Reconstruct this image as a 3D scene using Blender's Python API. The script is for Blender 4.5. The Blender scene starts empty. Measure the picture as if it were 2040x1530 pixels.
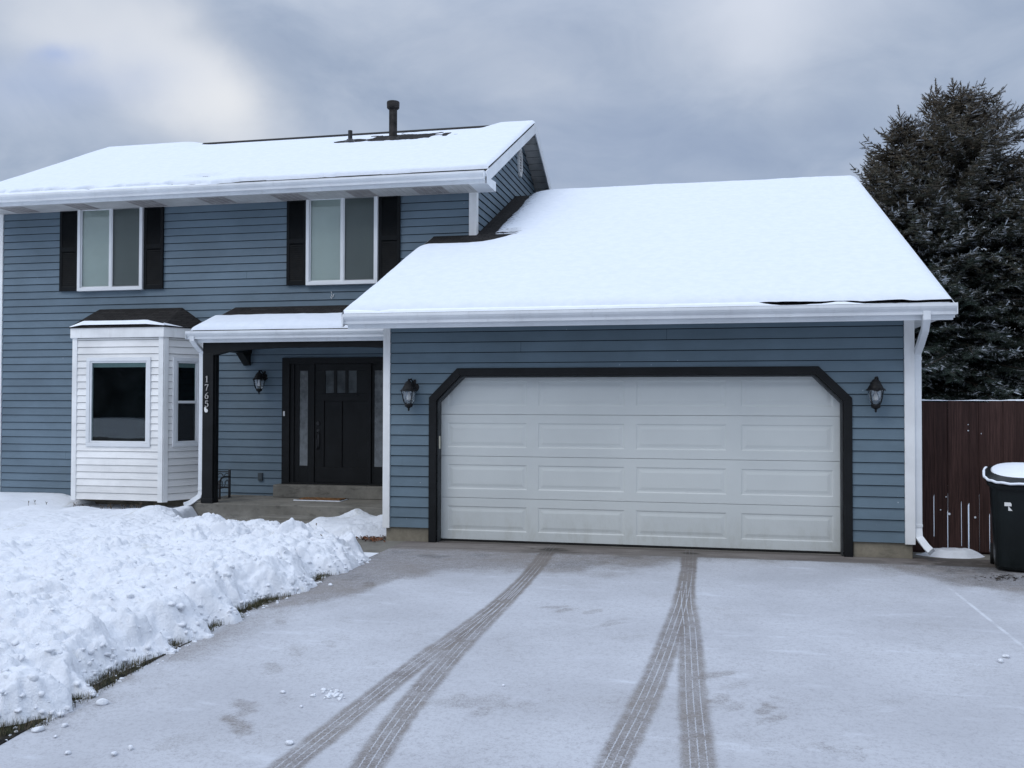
import bpy, math, random
import numpy as np
from mathutils import Vector, Matrix
random.seed(7); RNG = np.random.default_rng(7)
scene = bpy.context.scene
C = scene.collection

# ------------------------------------------------------------------ node helpers
class NT:
    def __init__(s, tree): s.t = tree; s.n = tree.nodes; s.l = tree.links
    def node(s, typ, **kw):
        n = s.n.new(typ)
        for k, v in kw.items(): setattr(n, k, v)
        return n
    def put(s, sock, v):
        if isinstance(v, bpy.types.NodeSocket): s.l.new(v, sock)
        elif isinstance(v, bpy.types.Node): s.l.new(v.outputs[0], sock)
        elif isinstance(v, (tuple, list)) and sock.type == 'RGBA' and len(v) == 3: sock.default_value = (*v, 1)
        else: sock.default_value = v
    def m(s, op, a, b=None, c=None, clamp=False):
        n = s.node('ShaderNodeMath', operation=op, use_clamp=clamp)
        s.put(n.inputs[0], a)
        if b is not None: s.put(n.inputs[1], b)
        if c is not None: s.put(n.inputs[2], c)
        return n.outputs[0]
    def mix(s, f, a, b, bt='MIX'):
        n = s.node('ShaderNodeMix', data_type='RGBA', blend_type=bt)
        s.put(n.inputs[0], f); s.put(n.inputs[6], a); s.put(n.inputs[7], b)
        return n.outputs[2]
    def ss(s, x, a, b, lo=0.0, hi=1.0):
        n = s.node('ShaderNodeMapRange', interpolation_type='SMOOTHSTEP')
        s.put(n.inputs[0], x); n.inputs[1].default_value = a; n.inputs[2].default_value = b
        n.inputs[3].default_value = lo; n.inputs[4].default_value = hi
        return n.outputs[0]
    def noise(s, vec, scale, detail=3.0, rough=0.55, dist=0.0):
        n = s.node('ShaderNodeTexNoise')
        if vec is not None: s.put(n.inputs['Vector'], vec)
        n.inputs['Scale'].default_value = scale; n.inputs['Detail'].default_value = detail
        n.inputs['Roughness'].default_value = rough; n.inputs['Distortion'].default_value = dist
        return n.outputs[0]
    def ramp(s, f, stops):
        n = s.node('ShaderNodeValToRGB'); e = n.color_ramp.elements
        while len(e) < len(stops): e.new(0.5)
        for el, (p, c) in zip(e, stops): el.position = p; el.color = (*c, 1)
        s.put(n.inputs[0], f); return n.outputs[0]
    def coord(s, kind='Object'):
        return s.node('ShaderNodeTexCoord').outputs[kind]
    def scale(s, v, sc):
        n = s.node('ShaderNodeMapping'); s.put(n.inputs[0], v); n.inputs[3].default_value = sc; return n.outputs[0]
    def sep(s, v):
        n = s.node('ShaderNodeSeparateXYZ'); s.put(n.inputs[0], v); return n.outputs
    def curve(s, x, pts, x0, x1, y0, y1):
        # float curve through pts, domain and range given
        t = s.m('DIVIDE', s.m('SUBTRACT', x, x0), x1 - x0, clamp=True)
        n = s.node('ShaderNodeFloatCurve'); s.put(n.inputs[1], t)
        cv = n.mapping.curves[0]
        P = sorted(((a - x0) / (x1 - x0), (b - y0) / (y1 - y0)) for a, b in pts)
        cv.points[0].location = P[0]; cv.points[1].location = P[-1]
        for p in P[1:-1]: cv.points.new(*p)
        n.mapping.update()
        return s.m('ADD', s.m('MULTIPLY', n.outputs[0], y1 - y0), y0)

def new_mat(name):
    m = bpy.data.materials.new(name); m.use_nodes = True
    t = NT(m.node_tree); b = m.node_tree.nodes['Principled BSDF']
    return m, t, b

def bump(t, b, h, dist, strength=1.0):
    n = t.node('ShaderNodeBump'); t.put(n.inputs['Height'], h)
    n.inputs['Distance'].default_value = dist; n.inputs['Strength'].default_value = strength
    t.put(b.inputs['Normal'], n.outputs[0])

def paint(name, col, rough=0.5, var=0.06, scale=3.0, dirt=0.0, dirtcol=(.12, .1, .08), spec=0.3, metal=0.0, bmp=0.0, bscale=60):
    m, t, b = new_mat(name); co = t.coord()
    n = t.noise(co, scale, 4)
    f = t.ss(n, .3, .7, 1 - var * 2, 1 + var)
    c = t.mix(1.0, col, (1, 1, 1), 'MULTIPLY')
    cc = t.node('ShaderNodeVectorMath', operation='SCALE'); t.put(cc.inputs[0], col); t.put(cc.inputs[3], f)
    out = cc.outputs[0]
    if dirt > 0:
        st = t.noise(t.scale(co, (9, 9, 1.2)), 1.3, 5, .65)
        out = t.mix(t.ss(st, .5, .8, 0, dirt), out, dirtcol)
    t.put(b.inputs['Base Color'], out)
    t.put(b.inputs['Roughness'], t.ss(t.noise(co, scale * 4, 2), .2, .8, max(rough - .08, 0), min(rough + .08, 1)))
    b.inputs['Specular IOR Level'].default_value = spec; b.inputs['Metallic'].default_value = metal
    if bmp: bump(t, b, t.noise(co, bscale, 3), bmp)
    return m

# ------------------------------------------------------------------ mesh builder
class MB:
    def __init__(s): s.v = []; s.f = []; s.mi = []
    def add(s, vs, fs, mi=0):
        o = len(s.v); s.v += [tuple(p) for p in vs]
        for f in fs: s.f.append(tuple(i + o for i in f)); s.mi.append(mi)
        return s
    def box(s, x0, x1, y0, y1, z0, z1, mi=0, M=None, skip=()):
        vs = [Vector((x, y, z)) for x in (x0, x1) for y in (y0, y1) for z in (z0, z1)]
        if M is not None: vs = [M @ v for v in vs]
        fs = [(0, 1, 3, 2), (4, 6, 7, 5), (0, 4, 5, 1), (2, 3, 7, 6), (0, 2, 6, 4), (1, 5, 7, 3)]
        return s.add(vs, fs, mi)
    def prism(s, pts, axis, a, b, mi=0, M=None):
        # extrude 2-D polygon pts along axis ('x': pts=(y,z), 'y': pts=(x,z), 'z': pts=(x,y))
        def mk(p, w):
            v = {'x': (w, p[0], p[1]), 'y': (p[0], w, p[1]), 'z': (p[0], p[1], w)}[axis]
            v = Vector(v); return M @ v if M is not None else v
        n = len(pts); vs = [mk(p, a) for p in pts] + [mk(p, b) for p in pts]
        fs = [tuple(range(n))[::-1], tuple(range(n, 2 * n))] + [(i, (i + 1) % n, n + (i + 1) % n, n + i) for i in range(n)]
        return s.add(vs, fs, mi)
    def quad(s, a, b, c, d, mi=0): return s.add([a, b, c, d], [(0, 1, 2, 3)], mi)
    def tube(s, pts, r, n=10, mi=0, cap=True, flat=None):
        pts = [Vector(p) for p in pts]; rs = r if isinstance(r, (list, tuple)) else [r] * len(pts)
        vs = []; up = Vector((0, 0, 1))
        t0 = (pts[1] - pts[0]).normalized()
        if abs(t0.dot(up)) > .95: up = Vector((0, 1, 0)) if flat is None else Vector(flat)
        for i, p in enumerate(pts):
            t = ((pts[min(i + 1, len(pts) - 1)] - pts[max(i - 1, 0)])).normalized()
            sx = t.cross(up)
            sx = sx.normalized() if sx.length > 1e-4 else Vector((1, 0, 0))
            sy = sx.cross(t).normalized()
            for k in range(n):
                a = 2 * math.pi * (k + .5) / n
                if isinstance(rs[i], tuple): vs.append(p + sx * math.copysign(rs[i][0], math.cos(a)) + sy * math.copysign(rs[i][1], math.sin(a)))
                else: vs.append(p + (sx * math.cos(a) + sy * math.sin(a)) * rs[i])
        fs = [(i * n + k, i * n + (k + 1) % n, (i + 1) * n + (k + 1) % n, (i + 1) * n + k) for i in range(len(pts) - 1) for k in range(n)]
        if cap: fs += [tuple(range(n))[::-1], tuple(range((len(pts) - 1) * n, len(pts) * n))]
        return s.add(vs, fs, mi)
    def lathe(s, prof, c, n=20, mi=0, M=None, sx=1, sy=1):
        vs = []
        for r, z in prof:
            for k in range(n):
                a = 2 * math.pi * k / n; v = Vector((r * math.cos(a) * sx, r * math.sin(a) * sy, z))
                if M is not None: v = M @ v
                vs.append(v + Vector(c))
        m = len(prof)
        fs = [(i * n + k, i * n + (k + 1) % n, (i + 1) * n + (k + 1) % n, (i + 1) * n + k) for i in range(m - 1) for k in range(n)]
        fs += [tuple(range(n))[::-1], tuple(range((m - 1) * n, m * n))]
        return s.add(vs, fs, mi)
    def build(s, name, mats, parent=None, bevel=0, smooth=False, **tags):
        me = bpy.data.meshes.new(name); me.from_pydata([tuple(v) for v in s.v], [], s.f); me.update()
        for m in (mats if isinstance(mats, (list, tuple)) else [mats]): me.materials.append(m)
        if any(s.mi): me.polygons.foreach_set('material_index', s.mi)
        import bmesh
        bm = bmesh.new(); bm.from_mesh(me); bmesh.ops.recalc_face_normals(bm, faces=bm.faces); bm.to_mesh(me); bm.free()
        if smooth: me.polygons.foreach_set('use_smooth', [True] * len(me.polygons))
        o = bpy.data.objects.new(name, me); C.objects.link(o)
        if parent is not None: o.parent = parent
        if bevel:
            b = o.modifiers.new('bevel', 'BEVEL'); b.width = bevel; b.segments = 2; b.limit_method = 'ANGLE'; b.angle_limit = math.radians(40)
            b.use_clamp_overlap = True
        for k, v in tags.items(): o[k] = v
        return o

def np_mesh(name, V, F, mat, parent=None, smooth=True, attr=None, **tags):
    """V (n,3) array, F (m,k) int array"""
    me = bpy.data.meshes.new(name); V = np.asarray(V, np.float32); F = np.asarray(F, np.int32)
    me.vertices.add(len(V)); me.vertices.foreach_set('co', V.ravel())
    k = F.shape[1]; me.loops.add(F.size); me.loops.foreach_set('vertex_index', F.ravel())
    me.polygons.add(len(F)); me.polygons.foreach_set('loop_start', np.arange(0, F.size, k, dtype=np.int32))
    me.polygons.foreach_set('use_smooth', np.full(len(F), smooth))
    me.materials.append(mat); me.update(calc_edges=True); me.validate()
    if attr is not None:
        a = me.color_attributes.new('data', 'FLOAT_COLOR', 'POINT')
        a.data.foreach_set('color', np.asarray(attr, np.float32).ravel())
    o = bpy.data.objects.new(name, me); C.objects.link(o)
    if parent is not None: o.parent = parent
    for kk, v in tags.items(): o[kk] = v
    return o

def empty(name, loc, label=None, category=None, parent=None, group=None):
    o = bpy.data.objects.new(name, None); C.objects.link(o); o.location = loc; o.empty_display_size = .1
    if label: o['label'] = label
    if category: o['category'] = category
    if group: o['group'] = group
    if parent: o.parent = parent
    return o

def grid_faces(nx, ny):
    i = np.arange(nx - 1); j = np.arange(ny - 1); I, J = np.meshgrid(i, j, indexing='ij')
    a = (I * ny + J).ravel(); return np.stack([a, a + ny, a + ny + 1, a + 1], 1)

# ------------------------------------------------------------------ numpy noise
def _h(ix, iy, s):
    n = (ix.astype(np.int64) * 374761393 + iy.astype(np.int64) * 668265263 + s * 1442695041) & 0xffffffff
    n = ((n ^ (n >> 13)) * 1274126177) & 0xffffffff; n = ((n ^ (n >> 16)) * 2246822519) & 0xffffffff
    return ((n ^ (n >> 15)) & 0xffffff) / float(0xffffff)
def vn(x, y, s=0):
    ix = np.floor(x); iy = np.floor(y); fx = x - ix; fy = y - iy
    fx = fx * fx * fx * (fx * (fx * 6 - 15) + 10); fy = fy * fy * fy * (fy * (fy * 6 - 15) + 10)
    a = _h(ix, iy, s); b = _h(ix + 1, iy, s); c = _h(ix, iy + 1, s); d = _h(ix + 1, iy + 1, s)
    return (a * (1 - fx) + b * fx) * (1 - fy) + (c * (1 - fx) + d * fx) * fy
def fbm(x, y, s=0, o=4, g=.5):
    r = 0; a = 1; t = 0
    for k in range(o): r = r + a * vn(x * 2 ** k + 17.3 * k, y * 2 ** k + 9.1 * k, s + k); t += a; a *= g
    return r / t
def worley(x, y, s=0):
    ix = np.floor(x); iy = np.floor(y); best = np.full(x.shape, 9.0)
    for dx in (-1, 0, 1):
        for dy in (-1, 0, 1):
            cx = ix + dx; cy = iy + dy
            px = cx + _h(cx, cy, s); py = cy + _h(cx, cy, s + 77)
            best = np.minimum(best, (px - x) ** 2 + (py - y) ** 2)
    return np.sqrt(best)
def chunks(x, y, s=0):
    # broken blocks: every cell gets its own level and tilt, with sharp breaks between
    ix = np.floor(x); iy = np.floor(y); b1 = np.full(x.shape, 9.0); b2 = np.full(x.shape, 9.0); hv = np.zeros(x.shape)
    for dx in (-1, 0, 1):
        for dy in (-1, 0, 1):
            cx = ix + dx; cy = iy + dy; px = cx + _h(cx, cy, s); py = cy + _h(cx, cy, s + 77); d = np.sqrt((px - x) ** 2 + (py - y) ** 2)
            v = _h(cx, cy, s + 5) - .5 + (_h(cx, cy, s + 6) - .5) * (x - px) * 1.6 + (_h(cx, cy, s + 7) - .5) * (y - py) * 1.6
            nb = d < b1; b2 = np.where(nb, b1, np.minimum(b2, d)); hv = np.where(nb, v, hv); b1 = np.where(nb, d, b1)
    e = np.clip((b2 - b1) / .22, 0, 1)
    return hv * (e * (2 - e)) - .18 * (1 - e)
def sst(x, a, b):
    t = np.clip((x - a) / (b - a), 0, 1); return t * t * (3 - 2 * t)

# ------------------------------------------------------------------ camera
CAM = (3.4117, -11.3585, 1.7606); YAW = .213439; PIT = .019067; ROL = .002125; FPX = 1876.12
Fw = Vector((-math.sin(YAW) * math.cos(PIT), math.cos(YAW) * math.cos(PIT), math.sin(PIT)))
Rt = Vector((math.cos(YAW), math.sin(YAW), 0)); Up = Rt.cross(Fw)
R2 = Rt * math.cos(ROL) + Up * math.sin(ROL); U2 = -Rt * math.sin(ROL) + Up * math.cos(ROL)
cd = bpy.data.cameras.new('camera'); cam = bpy.data.objects.new('camera', cd); C.objects.link(cam)
Mx = Matrix((R2, U2, -Fw)).transposed().to_4x4(); Mx.translation = Vector(CAM); cam.matrix_world = Mx
cd.sensor_width = 36; cd.sensor_fit = 'HORIZONTAL'; cd.lens = 36 * FPX / 2040; cd.clip_start = .05; cd.clip_end = 2000
scene.camera = cam
def ray(px, py): return (Fw + R2 * ((px - 1020) / FPX) + U2 * ((765 - py) / FPX)).normalized()
def gnd(px, py, z=0.0):      # where a line of sight meets the ground, used only to read off map positions
    d = ray(px, py); t = (z - CAM[2]) / d.z; return CAM[0] + t * d.x, CAM[1] + t * d.y

# ------------------------------------------------------------------ materials
def siding_mat(name, col, E, z0, axis=2):
    m, t, b = new_mat(name); co = t.coord(); s = t.sep(co)
    k = t.m('FLOOR', t.m('DIVIDE', t.m('SUBTRACT', s[2], z0 - .001), E))
    w = t.node('ShaderNodeTexWhiteNoise', noise_dimensions='1D'); t.put(w.inputs['W'], k)
    v = t.ss(w.outputs[0], 0, 1, .95, 1.05)
    n = t.ss(t.noise(t.scale(co, (1, 1, 1.6)), .9, 5, .6), .3, .7, .88, 1.1)
    g = t.ss(t.noise(t.scale(co, (3, 3, 45)), 2, 3, .6), .2, .8, .97, 1.03)
    f = t.m('MULTIPLY', t.m('MULTIPLY', v, n), g)
    sc = t.node('ShaderNodeVectorMath', operation='SCALE'); t.put(sc.inputs[0], col); t.put(sc.inputs[3], f)
    dirt = t.ss(t.noise(t.scale(co, (8, 8, 1)), 1.5, 5, .7), .58, .85, 0, .25)
    c = t.mix(dirt, sc.outputs[0], tuple(x * .6 for x in col))
    spk = t.ss(t.noise(co, 26, 1, .5), .8, .83, 0, .5)
    c = t.mix(spk, c, (.5, .54, .58))
    t.put(b.inputs['Base Color'], c)
    t.put(b.inputs['Roughness'], t.ss(t.noise(co, 7, 3), .2, .8, .5, .68)); b.inputs['Specular IOR Level'].default_value = .3
    bump(t, b, t.noise(t.scale(co, (2, 2, 30)), 6, 4), .002, .6)
    return m
E_G = .1294; E_M = .1285
M_blueG = siding_mat('blue_siding_garage', (.119, .170, .209), E_G, .18)
M_blueM = siding_mat('blue_siding_house', (.124, .174, .217), E_M, -.0255)
M_whiteS = siding_mat('white_vinyl_siding', (.80, .80, .79), .115, .13)
M_gap = paint('lap_shade_gap', (.018, .022, .027), .9, .2, 9)  # shadow line under each siding lap, painted near-black into the groove
M_gapw = paint('white_lap_shade_gap', (.16, .16, .165), .9, .2, 9)  # lap shadow painted grey into the grooves of the white bay siding
M_trim = paint('white_trim', (.79, .80, .80), .45, .05, 2, dirt=.22, dirtcol=(.38, .36, .33))
M_gutter = paint('white_gutter', (.72, .75, .78), .35, .04, 2, dirt=.18, dirtcol=(.35, .35, .34), spec=.45)
M_soffit = paint('soffit', (.55, .55, .54), .6, .08, 3, dirt=.3, dirtcol=(.25, .22, .2))
M_soffvent = paint('soffit_vent', (.47, .455, .45), .7, .1, 6)
M_slot = paint('soffit_slot', (.30, .28, .27), .8, .1, 6)
M_dark = paint('near_black_paint', (.0075, .0085, .0095), .55, .15, 4, dirt=.2, dirtcol=(.02, .02, .021), spec=.22)
M_jamb = paint('dark_grey_stop', (.05, .055, .058), .6, .15, 5)
M_shutter = paint('black_shutter', (.0055, .0068, .0082), .6, .12, 5, dirt=.1, dirtcol=(.012, .013, .015), spec=.15)
M_winframe = paint('white_vinyl_frame', (.72, .74, .76), .35, .03, 2, spec=.45)
M_metal = paint('black_iron', (.010, .010, .012), .45, .2, 20, spec=.5, bmp=.001)
M_bronze = paint('dark_lantern_metal', (.010, .010, .011), .55, .2, 20, spec=.25)
M_stone = None

def conc_mat(name, col, stain=.5):
    m, t, b = new_mat(name); co = t.coord()
    n1 = t.noise(co, 1.8, 6, .65); n2 = t.noise(co, 25, 4, .7); n3 = t.noise(t.scale(co, (1, 1, 3)), 3.5, 6, .7)
    c = t.mix(t.ss(n1, .3, .7), tuple(x * .72 for x in col), tuple(x * 1.15 for x in col))
    c = t.mix(t.ss(n2, .35, .75, 0, .3), c, tuple(x * .55 for x in col))
    c = t.mix(t.ss(n3, .52, .72, 0, stain), c, (.06, .058, .052))
    t.put(b.inputs['Base Color'], c); b.inputs['Roughness'].default_value = .9; b.inputs['Specular IOR Level'].default_value = .2
    bump(t, b, t.m('ADD', t.noise(co, 90, 4, .7), t.m('MULTIPLY', n1, 1.5)), .004)
    return m
M_found = conc_mat('foundation_concrete', (.25, .225, .175), .35)
M_porch = conc_mat('porch_concrete', (.22, .21, .185), .6)

def shingle():
    m, t, b = new_mat('asphalt_shingles'); co = t.coord()
    br = t.node('ShaderNodeTexBrick'); s = t.sep(co)
    cb = t.node('ShaderNodeCombineXYZ'); t.put(cb.inputs[0], s[0]); t.put(cb.inputs[1], t.m('MULTIPLY', s[2], 2.2))
    t.put(br.inputs['Vector'], cb.outputs[0]); br.inputs['Scale'].default_value = 3.2
    br.inputs['Color1'].default_value = (.018, .017, .017, 1); br.inputs['Color2'].default_value = (.032, .030, .030, 1); br.inputs['Mortar'].default_value = (.006, .006, .006, 1)
    br.inputs['Mortar Size'].default_value = .018
    c = t.mix(t.ss(t.noise(co, 120, 3), .4, .8, 0, .5), br.outputs[0], (.06, .058, .056))
    t.put(b.inputs['Base Color'], c); b.inputs['Roughness'].default_value = .92; b.inputs['Specular IOR Level'].default_value = .15
    bump(t, b, t.m('ADD', t.m('MULTIPLY', br.outputs[1], -1), t.noise(co, 150, 2)), .004)
    return m
M_shingle = shingle()

def snow_mat(name, tint=(.86, .89, .94), grime=0.0, big=1.0):
    m, t, b = new_mat(name); co = t.coord()
    n = t.noise(co, 6, 5, .6)
    c = t.mix(t.ss(n, .3, .7), tuple(x * .95 for x in tint), tint)
    if grime:
        g = t.ss(t.noise(co, 1.7, 6, .7, 1.0), .57, .76, 0, grime)
        c = t.mix(g, c, (.40, .40, .33))
        g2 = t.ss(t.noise(co, 9, 5, .75), .66, .74, 0, grime * .8)
        c = t.mix(g2, c, (.30, .27, .2))
    t.put(b.inputs['Base Color'], c); b.inputs['Roughness'].default_value = .75; b.inputs['Specular IOR Level'].default_value = .25
    h = t.m('ADD', t.m('MULTIPLY', t.noise(co, 22, 5, .65), 1.0), t.m('MULTIPLY', t.noise(co, 110, 3, .7), .35))
    bump(t, b, h, .012 * big)
    return m
M_snow = snow_mat('roof_snow', (.84, .885, .95), 0, .35)
M_bank = snow_mat('shovelled_snow', (.785, .815, .865), .6, 1.5)
M_field = snow_mat('field_snow', (.8, .83, .88), .15, 1)

def snow_shell_mat():
    # thin snow on the slopes: where the layer runs out the shingles below show through in specks and course lines
    m, t, b = new_mat('roof_snow_layer'); co = t.coord()
    at = t.node('ShaderNodeAttribute', attribute_name='data'); d = t.sep(at.outputs['Color'])
    s = t.sep(co)
    n = t.noise(co, 9, 5, .65)
    c = t.mix(t.ss(n, .3, .7), (.68, .73, .80), (.725, .77, .835))
    lines = t.m('PINGPONG', t.m('MULTIPLY', s[2], 1), .026)
    lw = t.m('DIVIDE', lines, .026)
    sp = t.m('ADD', t.m('MULTIPLY', t.noise(t.scale(co, (1, 1, 2)), 14, 6, .8), .9), t.m('MULTIPLY', lw, .55))
    th = t.m('SUBTRACT', t.m('ADD', sp, .45), d[0])
    bare = t.ss(t.m('SUBTRACT', th, .55), 0, .12)
    cc = t.mix(bare, c, (.022, .021, .021))
    t.put(b.inputs['Base Color'], cc); b.inputs['Roughness'].default_value = .8; b.inputs['Specular IOR Level'].default_value = .2
    bump(t, b, t.m('ADD', t.noise(co, 18, 5, .6), t.m('MULTIPLY', t.noise(co, 90, 3), .3)), .004)
    return m
M_rsnow = snow_shell_mat()

def glass_mat(name, refl=.14, tint=(.75, .82, .82)):
    m, t, b = new_mat(name); t.n.remove(b)
    out = t.n['Material Output']
    g = t.node('ShaderNodeBsdfGlossy'); g.inputs['Roughness'].default_value = .015; g.inputs['Color'].default_value = (.9, .95, 1, 1)
    bm = t.node('ShaderNodeBump'); t.put(bm.inputs['Height'], t.noise(t.coord(), 1.2, 1)); bm.inputs['Distance'].default_value = .0012
    t.put(g.inputs['Normal'], bm.outputs[0])
    tr = t.node('ShaderNodeBsdfTransparent'); tr.inputs['Color'].default_value = (*tint, 1)
    fr = t.node('ShaderNodeLayerWeight'); fr.inputs['Blend'].default_value = .25
    f = t.m('ADD', t.m('MULTIPLY', fr.outputs['Fresnel'], .6), refl, clamp=True)
    mx = t.node('ShaderNodeMixShader'); t.put(mx.inputs[0], f); t.l.new(tr.outputs[0], mx.inputs[1]); t.l.new(g.outputs[0], mx.inputs[2])
    t.l.new(mx.outputs[0], out.inputs[0]); return m
M_glass = glass_mat('window_glass', .028)
M_glassTop = glass_mat('upper_window_glass', .05, (.88, .91, .895))
M_lampglass = glass_mat('lantern_glass', .12, (.82, .84, .85))
M_obscure = paint('frosted_door_glass', (.10, .11, .115), .16, .2, 6, spec=.9, bmp=.0015, bscale=18)
M_doorpane = paint('door_light_glass', (.085, .095, .10), .05, .2, 4, spec=1.0)
def screen_mat():
    m, t, b = new_mat('insect_screen'); out = t.n['Material Output']; b.inputs['Base Color'].default_value = (.03, .035, .04, 1)
    b.inputs['Roughness'].default_value = .8
    tr = t.node('ShaderNodeBsdfTransparent'); mx = t.node('ShaderNodeMixShader'); mx.inputs[0].default_value = .52
    t.l.new(tr.outputs[0], mx.inputs[1]); t.l.new(b.outputs[0], mx.inputs[2]); t.l.new(mx.outputs[0], out.inputs[0]); return m
M_screen = screen_mat()
M_blind = paint('window_blind', (.60, .65, .63), .7, .04, 2)
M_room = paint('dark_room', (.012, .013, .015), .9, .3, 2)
M_curtain = paint('curtain', (.10, .09, .10), .9, .2, 5)
def door_white():
    m, t, b = new_mat('garage_door_paint'); co = t.coord(); s = t.sep(co)
    c = t.mix(t.ss(t.noise(co, .7, 4), .3, .7), (.54, .57, .565), (.60, .63, .62))
    low = t.m('MULTIPLY', t.ss(s[2], 0, .6, 1, 0), t.ss(t.noise(t.scale(co, (5, 1, 2)), 2, 5, .7), .4, .75, 0, .35))
    c = t.mix(low, c, (.36, .36, .30))
    t.put(b.inputs['Base Color'], c); b.inputs['Roughness'].default_value = .45; b.inputs['Specular IOR Level'].default_value = .4
    bump(t, b, t.noise(t.scale(co, (40, 1, 4)), 5, 3), .0015)
    return m
M_gdoor = door_white()
M_rubber = paint('rubber_seal', (.012, .012, .012), .8, .2, 8)
M_bulb = paint('bulb', (.75, .73, .70), .3, .02, 5)
M_num = paint('brushed_number', (.50, .48, .46), .35, .1, 20, metal=.4)
M_putty = paint('off_white_plastic', (.62, .60, .48), .5, .05, 5)
M_white = paint('white_plastic', (.75, .75, .74), .4, .03, 5)
M_outlet = paint('grey_outlet_cover', (.06, .075, .085), .5, .1, 9)
M_pipe = paint('dark_vent_pipe', (.022, .020, .019), .7, .4, 9, dirt=.6, dirtcol=(.055, .046, .042), bmp=.002)
M_mat = paint('coir_mat', (.24, .12, .05), .95, .35, 25, bmp=.006, bscale=200)
M_bin = paint('dark_green_plastic', (.0045, .0075, .008), .38, .2, 3, dirt=.2, dirtcol=(.014, .016, .017), spec=.25, bmp=.0008)
M_leafm = paint('fallen_leaves', (.15, .06, .028), .8, .4, 12)
M_stem = paint('dry_stem', (.10, .075, .05), .9, .3, 12)

def fence_mat():
    m, t, b = new_mat('brown_stained_wood'); co = t.coord(); s = t.sep(co)
    w = t.node('ShaderNodeTexWhiteNoise', noise_dimensions='1D'); t.put(w.inputs['W'], t.m('FLOOR', t.m('DIVIDE', t.m('SUBTRACT', s[0], 5.6), .139)))
    g = t.noise(t.scale(co, (30, 30, 1.2)), 2.2, 5, .7)
    c = t.mix(t.ss(g, .25, .75), (.028, .0145, .0125), (.080, .042, .036))
    c = t.mix(t.ss(w.outputs[0], 0, 1, 0, .5), c, (.022, .011, .010))
    kn = t.ss(t.noise(t.scale(co, (1, 1, .7)), 9, 2), .73, .78, 0, .7); c = t.mix(kn, c, (.01, .006, .006))
    t.put(b.inputs['Base Color'], c); b.inputs['Roughness'].default_value = .8; b.inputs['Specular IOR Level'].default_value = .2
    bump(t, b, g, .004); return m
M_fence = fence_mat()

def needle_mat():
    m, t, b = new_mat('spruce_needles')
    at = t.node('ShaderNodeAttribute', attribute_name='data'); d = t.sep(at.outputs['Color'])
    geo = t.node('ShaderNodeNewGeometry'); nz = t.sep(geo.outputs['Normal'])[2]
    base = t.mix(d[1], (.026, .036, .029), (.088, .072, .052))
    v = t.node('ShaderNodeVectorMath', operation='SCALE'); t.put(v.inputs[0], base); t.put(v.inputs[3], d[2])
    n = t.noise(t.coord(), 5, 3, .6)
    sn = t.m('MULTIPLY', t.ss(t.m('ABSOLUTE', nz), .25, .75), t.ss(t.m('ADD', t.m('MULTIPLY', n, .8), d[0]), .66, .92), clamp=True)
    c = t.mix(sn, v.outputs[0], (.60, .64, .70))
    t.put(b.inputs['Base Color'], c); b.inputs['Roughness'].default_value = .8; b.inputs['Specular IOR Level'].default_value = .15
    return m
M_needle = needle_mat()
M_bark = paint('bark', (.05, .038, .03), .95, .35, 8, bmp=.02, bscale=12)

# ------------------------------------------------------------------ HOUSE
house = empty('house', (0, 0, 0), 'blue clapboard two storey house with white trim and a projecting two car garage', 'house')
MY = 3.17          # main front wall plane
GX0, GX1, GZF, GZT = -.70, 5.575, .18, 2.70
MX0, MX1 = -9.14, -.34

def siding(mb, O, U, N, z0, z1, E, segs, mi=0, lip=.021, groove=.0085):
    """lapped boards; segs(z)-> list of (a,b) along U from origin O"""
    O = Vector(O); U = Vector(U).normalized(); N = Vector(N).normalized(); Z = Vector((0, 0, 1))
    z = z0
    while z < z1 - 1e-4:
        zt = min(z + E, z1)
        sb = segs(z + 1e-4); st = segs(zt - 1e-4)
        if len(sb) != len(st): sb = st = segs((z + zt) / 2)
        prs = []
        for (a0, a1), (b0, b1) in zip(sb, st):
            if a1 - a0 > 3 and abs(a0 - b0) < .01 and abs(a1 - b1) < .01 and random.random() < .4:
                q = random.uniform(a0 + .8, a1 - .8); prs += [((a0, q - .0015), (b0, q - .0015)), ((q + .0015, a1), (q + .0015, b1))]
            else: prs.append(((a0, a1), (b0, b1)))
        for (a0, a1), (b0, b1) in prs:
            if a1 - a0 < .005 and b1 - b0 < .005: continue
            def P(a, out, zz): return O + U * a + N * out + Z * zz
            w = random.uniform(-.0015, .0015)
            gz = min(groove, (zt - z) * .5)
            mb.quad(P(a0, lip + w, z), P(a1, lip - w, z), P(b1, .005, zt - gz), P(b0, .005, zt - gz), mi)
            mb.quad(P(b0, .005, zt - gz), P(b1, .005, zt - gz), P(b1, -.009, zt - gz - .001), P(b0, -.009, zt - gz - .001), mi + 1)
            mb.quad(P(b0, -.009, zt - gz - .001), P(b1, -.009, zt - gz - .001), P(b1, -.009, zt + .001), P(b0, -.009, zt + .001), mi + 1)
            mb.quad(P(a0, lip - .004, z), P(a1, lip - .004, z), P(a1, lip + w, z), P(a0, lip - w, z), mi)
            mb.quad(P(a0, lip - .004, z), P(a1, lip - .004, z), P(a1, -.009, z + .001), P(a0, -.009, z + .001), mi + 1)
        z = zt

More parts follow.
